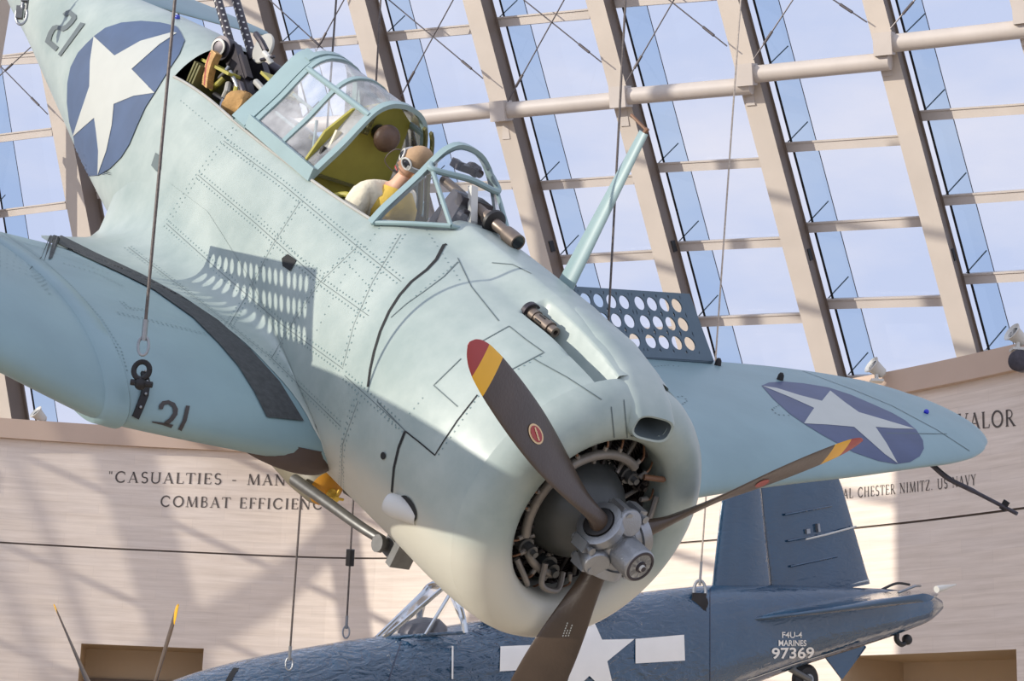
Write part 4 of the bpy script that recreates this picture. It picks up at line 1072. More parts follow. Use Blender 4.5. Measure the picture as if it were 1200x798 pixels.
ch = MB(); P = catmull([SBD.on(u, v, [0, 1, 0], -.29) for u, v in ((254, 62), (249, 72), (245, 86), (243, 102))], 7)
for p, q in zip(P[:-1], P[1:]): ch.box((p+q)/2, (.075, .05, .014), None)
ch.build('cartridge_belt', MBELT, rg, smooth=False)
MB().tube(catmull([SBD.on(u, v, [0, 1, 0], -.31) for u, v in ((247, 62), (242, 80), (240, 100))], 6), .01, 6).build('belt_guide', MRED, rg)
MB().tube(catmull([(-4.92, .14, .8), (-4.74, .22, .78), (-4.66, .26, .62)], 6), .05, 12).build('port_feed_chute', MGUN, rg)
st_ = MB()
for k in range(4): st_.box((-4.62+.0*k, .24, .56+.05*k), (.09, .1, .022))
st_.build('feed_links', MDISC, rg, smooth=False)
MB().box((-4.86, -.24, .69), (.4, .1, .02), np.array(Matrix.Rotation(math.radians(-6), 3, 'Y'))).build('green_shield', MOLIVE, rg, smooth=False)
MB().box((-4.42, -.02, .79), (.42, .14, .02), np.array(Matrix.Rotation(math.radians(3), 3, 'Y'))).build('green_shield', MOLIVE, rg, smooth=False)
fr_ = MB(); fr_.box((-4.6, 0, .35), (.12, .2, .5)); fr_.box((-4.55, 0, .62), (.2, .26, .1)); fr_.tube(catmull([(-4.5, -.15, .6), (-4.4, -.12, .45), (-4.35, -.2, .3)], 5), .016, 8); fr_.tube([(-4.75, -.1, .55), (-4.5, -.16, .4)], .014, 8)
fr_.build('gun_pedestal', MGUN, rg, smooth=False)
for y0 in (-.2, -.14, .06): MB().tube(catmull([(-4.7, y0, .6), (-4.6, y0-.08, .5), (-4.5, y0-.02, .42), (-4.45, y0-.1, .3)], 6), .013, 7).build('mount_lever', MSIL if y0 != .06 else MBLACK, rg)
for pos, r, mm in (((-4.62, -.32, .45), .05, MOLIVE), ((-4.5, -.3, .42), .045, MDISC), ((-4.72, -.31, .38), .055, MCLOTH), ((-4.4, -.1, .5), .06, MGUN)):
    mb = MB().sphere(pos, (r*1.5, r*.8, r), 14, 9); 
    mb.v = [tuple(np.array(v)+rng.normal(0, .006, 3)) for v in mb.v]; mb.build('gunner_gear', mm, rg)
ob = MB()
for x in np.linspace(-5.02, -4.94, 3): ob.box((x, -.2, .5), (.02, .3, .3))
ob.build('ammunition_box', MOLIVED, rg, smooth=False)
for (u0, v0, u1, v1, r_, mm) in ((256, 92, 268, 78, .012, MSIL), (270, 84, 281, 112, .014, MSIL), (248, 104, 262, 92, .02, MOLIVE), (262, 116, 268, 98, .022, MDISC2), (272, 118, 279, 100, .024, MOLIVE), (282, 98, 288, 122, .02, MGUN), (300, 96, 311, 110, .022, MDISC2), (310, 62, 318, 74, .02, MDISC), (306, 70, 322, 66, .012, MGUN), (300, 40, 312, 60, .022, MGUN), (252, 112, 270, 124, .025, MBLACK)):
    MB().tube([SBD.on(u0, v0, [0, 1, 0], -.24), SBD.on((u0+u1)/2+1, (v0+v1)/2, [0, 1, 0], -.25), SBD.on(u1, v1, [0, 1, 0], -.23)], r_, 9).build('mount_fitting', mm, rg)
bag = MB().sphere((-4.42, -.27, .57), (.12, .09, .11), 22, 14); bag.v = [tuple(np.array(v)+.018*math.sin(40*v[0]+11*v[2])*np.array([.3, 1, .6])+rng.normal(0, .003, 3)) for v in bag.v]
cb = bag.build('canvas_bag', MBAG, None, loc=None)
cb.matrix_world = mat_of(RP, TP); tag(cb, 'crumpled tan canvas bag lying in the rear gunner cockpit', 'bag')

# ---- exhaust stub, crutch, wheel, landing-leg parts
exr = Host([cowling], SBD)
cr = empty('bomb_crutch'); cr.parent = bomber
for sg in (-1, 1):
    P = catmull([SBD.on(463, 642, [0, 1, 0], -.16)*np.array([1, 1, 1]), SBD.on(424, 618, [0, 1, 0], -.2), SBD.on(385, 590, [0, 1, 0], -.21), SBD.on(345, 562, [0, 1, 0], -.2)], 8)
    P = np.array(P)*np.array([1, -sg, 1]) if sg > 0 else np.array(P)
    MB().tube(P, np.linspace(.028, .036, len(P)), 12).build('crutch_arm', MSILD, cr)
hp = SBD.on(458, 639, [0, 1, 0], -.16)
piv = MB(); piv.tube([hp+np.array([0, -.09, 0]), hp+np.array([0, .40, 0])], .035, 14); piv.box(hp+np.array([.04, 0, .0]), (.13, .07, .1)); piv.box(hp+np.array([.02, 0, .08]), (.05, .05, .12)); piv.lathe(hp+np.array([0, -.1, 0]), (0, 1, 0), [(0, .05), (.03, .05), (.03, .02)], 14)
piv.box(hp+np.array([.1, .02, .0]), (.05, .14, .14))
piv.build('crutch_pivot', MSILD, cr, smooth=False)
# fairing strip / bay door along the belly
dr = MB(); a, b, c_ = fus(-1.2, 2.75), fus(-.72, 2.78), fus(-.55, 2.82)
dr.tube([SBD.on(478, 647, [0, 1, 0], -.16), SBD.on(492, 657, [0, 1, 0], -.16), SBD.on(510, 672, [0, 1, 0], -.14)], [.006, .014, .014], 8).build('belly_hinge_strip', MDISC, bomber)
# main wheel lying half sunk in the wing root underside
for sg in (-1, 1):
    wh = MB().lathe((-1.98, sg*.66, -.63), (0, 0, 1), [(-.075, .1), (-.08, .27), (-.065, .325), (-.035, .35), (0, .36), (.04, .35), (.09, .33)], 48).build('main_wheel', MTYRE, bomber, ang=30)
    MB().lathe((-1.98, sg*.66, -.63), (0, 0, 1), [(-.09, .02), (-.09, .16), (-.075, .18)], 32).build('wheel_disc', MSILD, wh)
    lg_ = MB().tube([(-2.3, sg*.95, -.70), (-2.3, sg*1.6, -.66)], .05, 14)
    lg_.build('undercarriage_leg', MSILD, bomber)

host_f = Host([fuselage, cowling, scoop, fil_s], SBD)
exh = host_f.hit(477, 599)[0]
MB().lathe(exh, nrm([-.80, -.42, -.16]), [(-.07, .05), (.0, .056), (.06, .062), (.105, .058), (.12, .05), (.11, .042), (.02, .04)], 26).build('exhaust_stub', MDISC, bomber)
host_w = Host([wing_c, wing_s, fil_s], SBD); host_pw = Host([wing_p], SBD); host_all = Host([fuselage, cowling, fil_s, wing_c, wing_s], SBD)
def zz(ox, oy, k): return lambda *pts: [(ox+x/k, oy+y/k) for x, y in pts]
# fuselage roundel
q = zz(0, 0, 2.658)
disc = q((296, 113), (330, 88), (380, 72), (440, 67), (500, 72), (550, 84), (562, 100), (576, 128), (560, 170), (530, 215), (484, 290), (455, 335), (430, 390), (405, 450), (380, 490), (345, 525), (308, 546), (270, 548), (246, 538), (240, 500), (232, 430), (218, 380), (211, 320), (212, 260), (222, 210), (245, 165), (270, 138))
rn = decal(host_f, disc, 'roundel', MNAVY, bomber, .0045, 3)
star = q((295, 115), (360, 175), (440, 130), (540, 103), (552, 106), (500, 140), (413, 217), (450, 255), (485, 291), (420, 300), (358, 325), (352, 390), (335, 470), (308, 545), (310, 470), (303, 410), (297, 368), (265, 395), (230, 426), (255, 350), (282, 270), (284, 190))
decal(host_f, star, 'star', MWHITE, rn, .0065, 3)
# aft fuselage number
q3 = zz(0, 0, 3.0)
decal_join(host_f, [q3((160, 148), (197, 181), (208, 167), (181, 143), (186, 124), (196, 106), (206, 104), (222, 111), (238, 104), (258, 84), (271, 66), (270, 54), (248, 36), (234, 40), (222, 50), (231, 60), (244, 53), (253, 62), (248, 72), (233, 88), (219, 94), (202, 88), (186, 93), (172, 114)),
                    q3((206, 192), (285, 80), (301, 84), (215, 199))], 'fuselage_number', MNUM, bomber, .004, 4)
# leading-edge number
q4 = zz(130, 380, 3.99)
decal_join(host_w, [q4((222, 398), (222, 380), (238, 362), (266, 357), (296, 370), (311, 398), (308, 425), (287, 452), (262, 470), (240, 462), (270, 440), (288, 415), (286, 390), (268, 374), (248, 378), (240, 398)), q4((190, 452), (240, 458), (290, 468), (280, 484), (240, 470), (190, 458)), q4((348, 382), (367, 384), (352, 450), (328, 497), (311, 490), (332, 450))], 'leading_edge_number', MNUM2, bomber, .004, 4)
# walkway stripe
q5 = zz(0, 260, 2.66)
decal(host_w, q5((150, 32), (190, 45), (300, 100), (370, 132), (440, 165), (560, 230), (680, 310), (780, 400), (870, 500), (945, 622), (830, 610), (790, 530), (740, 450), (680, 380), (600, 300), (480, 215), (380, 165), (250, 105), (160, 60)), 'walkway_strip', MBLK, bomber, .005, 4)
# port wing roundel and star
q7 = zz(760, 380, 2.66)
rn2 = decal(host_pw, q7((352, 192), (375, 182), (420, 179), (480, 184), (560, 197), (630, 220), (700, 250), (760, 277), (800, 300), (835, 330), (855, 362), (858, 388), (845, 412), (815, 430), (770, 436), (715, 426), (640, 400), (540, 345), (490, 314), (440, 280), (390, 235)), 'roundel', MNAVY2, bomber, .0016, 4)
decal(host_pw, q7((355, 193), (400, 200), (470, 222), (540, 240), (566, 208), (610, 243), (655, 275), (740, 300), (830, 327), (770, 326), (707, 321), (740, 370), (776, 434), (735, 405), (690, 365), (640, 321), (560, 314), (484, 310), (500, 285), (516, 262), (440, 228)), 'star', MWHITE, rn2, .0028, 4)
# blade decals
hb1, hb3 = Host([blades[0][0]], SBD), Host([blades[2][0]], SBD)
ell = lambda cx, cy, a, b, rot, n=24: [(cx+a*math.cos(t)*math.cos(rot)-b*math.sin(t)*math.sin(rot), cy+a*math.cos(t)*math.sin(rot)+b*math.sin(t)*math.cos(rot)) for t in np.linspace(0, 2*PI, n+1)[:-1]]
d1 = decal(hb1, ell(627.5, 508.5, 13, 7.5, 1.15), 'blade_badge', MCREAM, blades[0][0], .002, 3)
decal(hb1, ell(627.5, 508.5, 10.5, 5.6, 1.15), 'badge_red', MRED, d1, .0035, 3)
decal_join(hb1, [[(624.5, 501), (626, 500.6), (631, 516), (629.5, 516.5)], [(625.2, 505), (626.5, 503.5), (628, 505.5), (626.8, 507)], [(627.5, 512), (629, 510.5), (630.2, 512.8), (629, 514)]], 'badge_line', MCREAM, d1, .005, 3)
hb2 = Host([blades[1][0]], SBD)
decal(hb2, ell(893, 566, 9, 3, -.42), 'blade_badge', MRED, blades[1][0], .002, 3)
tx = []
for k in range(3):
    for j in range(6 if k == 0 else (5 if k == 2 else 3)):
        a = np.array([659+k*3.2, 745.5-k*.2]); dv = np.array([.33, -.94]); s_ = np.array([.94, .33])
        p = a+dv*(j*3.1); tx.append([tuple(p), tuple(p+dv*2.0), tuple(p+dv*2.0+s_*1.2), tuple(p+s_*1.2)])
decal_join(hb3, tx, 'stencil_lettering', MWHITE, blades[2][0], .002, 3)

# ---- panel gaps, seams and rivet rows traced on the skin
q9 = zz(360, 260, 2.494)
gaps = MB()
if DBG: print('GAPX', [np.round(host_f.hit(*p)[0],2).tolist() for p in q9((408,66),(378,110),(305,175),(240,262),(196,380),(178,482),(287,612),(254,720),(248,790))])
for ln, w in ((q9((408, 66), (400, 68), (378, 110), (350, 140), (305, 175), (270, 215), (240, 262), (214, 320), (196, 380), (185, 430), (178, 482)), .02), (q9((287, 612), (268, 660), (254, 720), (248, 790)), .02), (q9((288, 612), (330, 645), (374, 682), (400, 640), (440, 580), (498, 506)), .008)):
    ribbon(host_f, ln, w, gaps)
gaps.build('cowl_panel_gap', MGAP, bomber)
seams = MB(); riv = MB()
SL_ = [q9((440, 118), (400, 160), (340, 205), (290, 240), (245, 280)), q9((590, 305), (640, 345), (692, 382), (590, 436)), q9((510, 350), (590, 305)), q9((450, 400), (370, 478), (440, 540)), q9((205, 525), (288, 612)), q9((540, 120), (600, 125), (655, 152)),
       q9((660, 400), (760, 455), (860, 520)), q9((888, 540), (898, 640)), q9((925, 520), (935, 630)), q9((440, 106), (480, 190), (560, 290))]
for l in SL_: ribbon(host_f, l, .006, seams)
# longitudinal and frame seams of the fuselage side
q2 = zz(0, 0, 1.0)
FR = [[(305, 118), (262, 165), (225, 215), (195, 262)], [(352, 236), (318, 290), (290, 345), (262, 392)], [(420, 288), (376, 330), (345, 375), (318, 420)], [(470, 275), (437, 330), (415, 380), (402, 430)], [(420, 470), (402, 520), (400, 570)]]
LGT = [[(195, 262), (262, 322), (330, 380), (402, 432)], [(232, 205), (300, 262), (376, 330), (432, 370)], [(262, 165), (330, 215), (420, 290), (470, 330)], [(150, 290), (230, 350), (318, 420), (400, 500)], [(404, 440), (470, 500)]]
for l in FR+LGT: ribbon(host_f, l, .003, seams); rivet_row(host_f, l, riv, .04, .0055, .022)
for l in ([(212, 118), (260, 158), (300, 196)], [(380, 320), (350, 300), (300, 250)], [(450, 260), (405, 320), (370, 390)], [(500, 270), (540, 330)], [(365, 340), (400, 300), (440, 345)]): rivet_row(host_f, l, riv, .05, .005)
for l in (q9((440, 118), (330, 205), (250, 275)), q9((205, 540), (280, 615)), q9((500, 510), (378, 690)), q9((600, 440), (690, 388)), q9((300, 560), (350, 500)), q9((160, 470), (120, 560), (100, 660), (105, 740))): rivet_row(host_f, l, riv, .035, .005)
# wing rivets: chordwise rows on the joint strip and outer panel, spanwise rows inboard
rw = MB()
for l in (q5((5, 30), (110, 100), (215, 195), (310, 300), (370, 395), (392, 470)), q5((370, 285), (470, 308), (640, 350)), q5((380, 250), (400, 270), (450, 275)), q5((60, 60), (150, 90), (250, 130), (350, 165)), q5((200, 130), (300, 160), (380, 200))): rivet_row(host_w, l, rw, .03, .0055, .012)
for k in range(9):
    o = k*14; rivet_row(host_w, q5((0, 25+o), (60+o*.4, 70+o*.9), (130+o*.3, 150+o*.8)), rw, .05, .0055)
rw.build('wing_rivets', MRIV, bomber, smooth=False)['kind'] = 'stuff'
rp = MB()
for l in (q7((60, 240), (75, 228), (105, 225), (122, 238), (105, 250), (75, 250), (60, 240)), q7((385, 265), (410, 250), (455, 255), (472, 270), (450, 285), (400, 282), (385, 265)), q7((20, 132), (60, 128), (105, 132))): rivet_row(host_pw, l, rp, .05, .008)
rp.build('port_wing_rivets', MSEAM, bomber, smooth=False)['kind'] = 'stuff'
ribbon(host_pw, q7((480, 146), (640, 205), (760, 255), (900, 330), (1000, 395)), .01, seams); ribbon(host_pw, q7((740, 340), (930, 342)), .008, seams)
seams.build('panel_seams', MSEAM, bomber)['kind'] = 'stuff'
riv.build('fuselage_rivets', MRIV, bomber, smooth=False)['kind'] = 'stuff'
# small openings in the side
def port(poly, name='side_opening', m=None):
    decal(host_f, poly, name, m or MGAP, bomber, .004, 4)
port([(331, 303), (338, 298), (348, 305), (341, 318), (332, 312)]); port([(178, 194), (183, 179), (190, 184), (189, 198), (184, 201)], m=MSEAM); port(ell(450, 534, 3, 4.5, 0, 14)); port(ell(479, 596, 17, 8.5, 1.15, 22), 'exhaust_hole')
port(ell(468, 575, 0.1, 0.1, 0, 6)) if False else None
# lamps and lugs on the wing
for u, v in ((841, 424), (914, 441)):
    h = host_pw.hit(u, v+4); MB().lathe(h[0]-h[1]*.01, h[1], [(0, .03), (.05, .025), (.07, .012)], 12).build('wing_fitting', MLINK, bomber)
h = host_pw.hit(1085, 484); MB().sphere(h[0]+h[1]*.012, .022, 12, 8).build('navigation_light', mat('blue_lamp', (.02, .03, .5), .15, var=.1), bomber)
h = host_f.hit(208, 22); MB().sphere(h[0]+h[1]*.01, .02, 12, 8).build('fuselage_lamp', mat('blue_lens', (.05, .07, .4), .15, var=.1), bomber)

# ---- bomb under the belly
bm_ = empty('bomb', mat_of(RP, TP) @ Matrix.Translation((-2.75, 0, -.98))); tag(bm_, 'bomb with an ochre nose slung under the belly of the pale dive bomber', 'bomb')
nose = SBD.on(384, 577, [0, 1, 0], -.02)
bz = nose[2]-(-.98); bx = nose[0]+2.75
prof = [(-1.6, .08), (-1.2, .14), (-.9, .155), (-.3, .155), (-.1, .135), (-.05, .115)]
MB().lathe((bx, 0, bz), (1, 0, 0), prof, 32).build('bomb_body', MBOMB, bm_)
MB().lathe((bx, 0, bz), (1, 0, 0), [(-.05, .115), (-.025, .098), (0, .07), (.01, .04)], 32).build('bomb_nose', MBYEL, bm_)
fz_ = MB().lathe((bx, 0, bz), (1, 0, 0), [(0, .036), (.04, .036), (.045, .025), (.08, .02)], 16); fz_.box((bx+.065, 0, bz), (.01, .014, .12)); fz_.box((bx+.065, 0, bz), (.01, .12, .014))
fz_.build('fuze', MVEST, bm_, smooth=False)
fn = MB()
for a in range(4): an = PI/4+a*PI/2; fn.box((bx-1.6, .1*math.cos(an), bz+.1*math.sin(an)), (.3, .01, .2), np.array(Matrix.Rotation(an-PI/2, 3, 'X')))
fn.build('tail_fins', MBOMB, bm_, smooth=False)

# ================================================================== PILOT
pilot = empty('pilot', mat_of(RP, TP) @ Matrix.Translation((-2.75, 0, .15)))
tag(pilot, 'person in tan cap and goggles in the open cockpit, cream jacket and yellow vest', 'person')
PO = np.array([-2.75, 0, .15])
def skin(name, verts, edges, radii, m, par, root=0, sub=2):
    me = bpy.data.meshes.new(name); me.from_pydata([tuple(np.array(v)-PO) for v in verts], edges, []); o = bpy.data.objects.new(name, me); COL.objects.link(o)
    md = o.modifiers.new('s', 'SKIN'); md.use_smooth_shade = True
    for i, r in enumerate(radii):
        sv = me.skin_vertices[0].data[i]; sv.radius = (r, r) if np.isscalar(r) else r; sv.use_root = (i == root)
    o.modifiers.new('u', 'SUBSURF').levels = sub; o.modifiers['u'].render_levels = sub
    dg = bpy.context.evaluated_depsgraph_get(); m2 = bpy.data.meshes.new_from_object(o.evaluated_get(dg)); bpy.data.objects.remove(o)
    o = bpy.data.objects.new(name, m2); COL.objects.link(o); m2.materials.clear(); m2.materials.append(m)
    for p in m2.polygons: p.use_smooth = True
    o.parent = par; return o
HC = np.array([-2.63, -.11, .955])                       # head centre
NK = np.array([-2.685, -.11, .80])
CH = np.array([-2.80, -.11, .60]); WS_ = np.array([-2.9, -.05, .30]); PV = np.array([-2.9, 0, .15])
SR, SL2 = np.array([-2.74, -.285, .665]), np.array([-2.78, .06, .68])
body_v = [PV, WS_, CH, NK-np.array([0, 0, .04]), NK, HC-np.array([.01, 0, .05]), SR, SR+np.array([.04, -.05, -.24]), SR+np.array([.27, -.02, -.34]), SL2, SL2+np.array([.05, .06, -.25]), SL2+np.array([.28, .0, -.33]),
          PV+np.array([.4, -.12, .06]), PV+np.array([.62, -.14, -.3]), PV+np.array([.4, .12, .06]), PV+np.array([.62, .14, -.3])]
skin('body', body_v, [(0, 1), (1, 2), (2, 3), (3, 4), (4, 5), (2, 6), (6, 7), (7, 8), (2, 9), (9, 10), (10, 11), (0, 12), (12, 13), (0, 14), (14, 15)],
     [.15, .14, (.15, .13), .07, .055, .06, .07, .05, .034, .07, .05, .034, .085, .05, .085, .05], MSKIN, pilot)
jk = [PV+np.array([0, 0, .02]), WS_, CH, NK-np.array([0, 0, .07]), SR, SR+np.array([.04, -.05, -.24]), SR+np.array([.23, -.02, -.325]), SL2, SL2+np.array([.05, .06, -.25]), SL2+np.array([.24, .0, -.32])]
skin('jacket', jk, [(0, 1), (1, 2), (2, 3), (2, 4), (4, 5), (5, 6), (2, 7), (7, 8), (8, 9)], [.17, .165, (.175, .15), .085, .095, .07, .05, .095, .07, .05], MCLOTH, pilot)
vest = MB(); G = []
for z, rx_, ry_ in ((.36, .185, .17), (.48, .2, .18), (.6, .2, .185), (.68, .175, .165), (.735, .12, .12), (.765, .09, .095)):
    t = (z-.15)/.65; c = PV+(NK-PV)*t; G.append([[c[0]+rx_*math.cos(a), c[1]+ry_*math.sin(a), z+.02*math.cos(a)] for a in np.linspace(0, 2*PI, 29)[:-1]])
vest.grid([[np.array(p)-PO for p in g] for g in G], closed_v=True); vest.build('life_vest', MVEST, pilot)
# head: facing ahead and slightly down; features in head axes (x ahead, y left, z up)
Rh = np.array(Matrix.Rotation(math.radians(24), 3, 'Y') @ Matrix.Rotation(math.radians(-88), 3, 'Z') @ Matrix.Rotation(math.radians(8), 3, 'Y'))
def H(p): return HC-PO + Rh @ np.asarray(p, float)
hd = MB(); G = []
for i in range(25):
    th = PI*i/24; row = []
    for k in range(36):
        a = 2*PI*k/36; x, y, z = math.sin(th)*math.cos(a), math.sin(th)*math.sin(a), math.cos(th)
        X_, Y_, Z_ = .094*x, .076*y, .115*z
        if z < 0: Y_ *= 1-.32*z*z; X_ = X_*(1-.22*z*z)+.018*z*z
        fx = max(0, x)
        X_ += .03*fx**6*math.exp(-((z+.12)/.16)**2)*math.exp(-(y/.18)**2)     # nose
        X_ -= .010*fx**4*math.exp(-((z-.12)/.12)**2)*math.exp(-((abs(y)-.38)/.16)**2)   # eye sockets
        X_ += .009*fx**4*math.exp(-((z+.5)/.08)**2)*math.exp(-(y/.3)**2)     # lips
        X_ += .012*fx**3*math.exp(-((z+.86)/.14)**2)     # chin
        row.append(H((X_, Y_, Z_)))
    G.append(row)
hd.grid(G, closed_v=True); hd.build('head', MSKIN, pilot)
MB().tube([H((.103, -.02, -.058)), H((.106, 0, -.056)), H((.103, .02, -.058))], [.004, .006, .004], 8).build('mouth', MRED, pilot)
for s_ in (-1, 1):
    MB().sphere(H((.0, s_*.078, -.01)), (.02, .009, .032), 12, 8, R=Rh).build('ear', MSKIN, pilot)
cap = MB(); G = []
for i in range(15):
    th = 1.72*i/14; row = []
    for k in range(36):
        a = 2*PI*k/36; lim = 1.0 if math.cos(a) < .3 else .80
        t2 = th*lim; x, y, z = math.sin(t2)*math.cos(a), math.sin(t2)*math.sin(a), math.cos(t2)
        row.append(H((.103*x-.003, .085*y, .124*z+.002)))
    G.append(row)
cap.grid(G, closed_v=True); cap = cap.build('flying_cap', MTAN, pilot)
for s_ in (-1, 1):
    fl2 = MB().sphere(H((-.005, s_*.08, -.035)), (.042, .014, .055), 16, 10, R=Rh).build('ear_flap', MTAN, cap)
gg = MB()
for s_ in (-1, 1):
    R2 = Rh @ np.array(Matrix.Rotation(s_*math.radians(24), 3, 'Z'))
    MB().sphere(H((.083, s_*.036, .022)), (.02, .034, .028), 20, 12, R=R2).build('goggle_lens', MGOG, cap)
    MB().tube([H(np.array([.083, s_*.036, .022])+np.array(Matrix.Rotation(s_*math.radians(24), 3, 'Z')) @ np.array([.008, .037*math.cos(a), .031*math.sin(a)])) for a in np.linspace(0, 2*PI, 25)], .006, 8).build('goggle_rim', MDISC, cap)
MB().grid([[H(((.116+o)*math.cos(a)-.004, (.099+o)*math.sin(a), z+.026-.012*math.cos(a))) for a in np.linspace(.62, 2*PI-.62, 40)] for z, o in ((-.015, -.01), (-.015, .003), (.015, .003), (.015, -.01))]).build('goggle_strap', MDISC, cap)
MB().tube(catmull([H((.02, -.09, .0)), H((.09, -.12, -.02)), H((.12, -.11, -.1)), H((.05, -.1, -.16)), H((-.02, -.1, -.18))], 7), .0035, 6).build('microphone_lead', MROPE, cap)
# hands on the stick
def hand(wr, d, up_, side):
    d = nrm(d); up_ = nrm(up_-d*(up_@d)); sd2 = np.cross(up_, d)*side; V, E, Rr = [wr, wr+d*.05, wr+d*.09], [(0, 1), (1, 2)], [.026, .03, .028]
    for k, ln in enumerate((.075, .085, .08, .062)):
        b0 = wr+d*.088+sd2*(-.03+.02*k); n0 = len(V); V += [b0, b0+d*ln*.4-up_*.01, b0+d*ln*.6-up_*ln*.45, b0+d*ln*.35-up_*ln*.75]; E += [(2, n0), (n0, n0+1), (n0+1, n0+2), (n0+2, n0+3)]; Rr += [.0105, .0095, .009, .008]
    n0 = len(V); b0 = wr+d*.035-sd2*.035; V += [b0, b0+d*.03-sd2*.018-up_*.015, b0+d*.05-sd2*.01-up_*.035]; E += [(1, n0), (n0, n0+1), (n0+1, n0+2)]; Rr += [.014, .011, .009]
    skin('hand', V, E, Rr, MSKIN, pilot, 0, 1)
hand(body_v[8], np.array([.8, .5, -.1]), np.array([0, 0, 1.]), 1); hand(body_v[11], np.array([.8, -.5, -.1]), np.array([0, 0, 1.]), -1)
MB().tube([np.array([-2.36, -.1, -.1]), np.array([-2.38, -.1, .32])], .014, 10).build('control_stick', MBLACK, bomber)

MWHITE2 = mat('fresh_white', s2l(234, 230, 222), .4, var=.03)
# ================================================================== NAVY FIGHTER
ftr = empty('fighter_plane', mat_of(RC, TC)); tag(ftr, 'glossy dark navy fighter with star and bar hanging level below, behind the propeller', 'airplane')
FT = [(-.42, .66, .66, 0, -.66, 2), (-.7, .70, .71, 0, -.70, 2), (-1.0, .70, .74, 0, -.72, 2), (-2.0, .62, .765, 0, -.76, 2.1), (-2.6, .58, .755, 0, -.8, 2.2), (-3.4, .55, .745, 0, -.8, 2.2), (-4.2, .52, .745, 0, -.76, 2.15), (-5.0, .49, .75, .02, -.66, 2.1),
      (-5.84, .44, .74, .04, -.54, 2.1), (-6.46, .39, .70, .06, -.44, 2), (-7.26, .31, .60, .08, -.33, 2), (-8.4, .22, .42, .08, -.235, 2), (-9.2, .15, .28, .07, -.16, 2), (-9.6, .10, .19, .05, -.09, 2), (-9.76, .04, .1, .04, -.02, 2)]
def ffus(x, th):
    w, zt, zc, zb, n = interp(FT, x); s, c = math.sin(th), math.cos(th); e = 2/n
    return np.array([x, -math.copysign(abs(s)**e*w, s), zc+(zt-zc if c > 0 else zc-zb)*math.copysign(abs(c)**e, c)])
def wavy_navy():
    m = MDEEP; nt = m.node_tree; L = nt.links; b = nt.nodes['Principled BSDF']
    tc = nt.nodes.new('ShaderNodeTexCoord'); mp = nt.nodes.new('ShaderNodeMapping'); mp.inputs['Rotation'].default_value = (0, .5, .2); mp.inputs['Scale'].default_value = (2.2, 3., 5.)
    L.new(tc.outputs['Object'], mp.inputs[0]); w = nt.nodes.new('ShaderNodeTexNoise'); w.inputs['Scale'].default_value = 2.6; w.inputs['Detail'].default_value = 3; w.inputs['Distortion'].default_value = 1.2
    L.new(mp.outputs[0], w.inputs['Vector']); bp = nt.nodes.new('ShaderNodeBump'); bp.inputs['Strength'].default_value = .9; bp.inputs['Distance'].default_value = .045
    sx = nt.nodes.new('ShaderNodeSeparateXYZ'); L.new(tc.outputs['Object'], sx.inputs[0])
    mr = nt.nodes.new('ShaderNodeMapRange'); mr.inputs['From Min'].default_value = -6.2; mr.inputs['From Max'].default_value = -4.6; mr.inputs['To Min'].default_value = .12; mr.inputs['To Max'].default_value = 1.
    L.new(sx.outputs['X'], mr.inputs['Value']); mm = nt.nodes.new('ShaderNodeMath'); mm.operation = 'MULTIPLY'; L.new(w.outputs['Fac'], mm.inputs[0]); L.new(mr.outputs['Result'], mm.inputs[1])
    L.new(mm.outputs[0], bp.inputs['Height']); L.new(bp.outputs['Normal'], b.inputs['Normal']); L.new(bp.outputs['Normal'], b.inputs['Coat Normal'])
wavy_navy()
fx = sorted(set(list(np.round(np.linspace(-.42, -9.76, 90), 3))), reverse=True); ft_ = np.linspace(-PI, PI, 81)[:-1]
fb = MB().grid([[ffus(x, t) for t in ft_] for x in fx], closed_v=True)
lp = [(-.42, .66), (-.3, .635), (-.22, .6), (-.19, .56), (-.2, .53), (-.3, .51), (-.6, .52)]
fb.grid([[[x, -r*math.sin(t), r*math.cos(t)] for t in ft_] for x, r in lp], closed_v=True)
fbody = fb.build('fuselage', MDEEP, ftr, ang=50)
MB().lathe((-.55, 0, 0), (1, 0, 0), [(0, .5), (.05, .3), (.3, .22), (.4, .1)], 32).build('engine', MENG, ftr)
def fin_(pts_le, pts_te, z0, z1, thk, name, par, m=MDEEP):
    G = []
    for z in np.linspace(z0, z1, 14):
        le = np.interp(z, *pts_le); te = np.interp(z, *pts_te)
        G.append([[le+(te-le)*c, (1 if up else -1)*thk*(1-.35*(z-z0)/(z1-z0))*1.7*math.sqrt(max(0, c*(1-c)))*(1-.3*c), z] for up, cc in ((True, cs[::-1]), (False, cs)) for c in cc])
    mb = MB().grid(G); mb.add(G[-1], [tuple(range(len(G[-1])))]); mb.add(G[0], [tuple(range(len(G[0])))])
    return mb.build(name, m, par, ang=60)
fin_(([.5, .71, 1.52, 1.9, 2.02], [-6.36, -6.46, -6.69, -6.86, -7.05]), ([.5, 2.02], [-7.25, -7.25]), .5, 2.02, .09, 'tail_fin', ftr)
rud = fin_(([.34, 2.0], [-7.255, -7.255]), ([.34, .5, 1.57, 2.0], [-8.72, -8.67, -8.42, -8.2]), .42, 2.0, .075, 'rudder', ftr)
for z in (.75, 1.02, 1.3): MB().tube([(-7.5, .06, z+.01), (-8.2, .045, z+.03)], .012, 6).build('rudder_rib', MDEEP, rud)
MB().tube([(-7.3, .06, .44), (-8.66, .02, .46)], .012, 6).build('rudder_gap', MDISC, rud)
MB().tube([F4U.on(944.5, 632, [0, 1, 0], .12), F4U.on(970, 626, [0, 1, 0], .1), F4U.on(1003, 617, [0, 1, 0], .05)], .011, 6).build('trim_tab_rod', MDISC, rud)
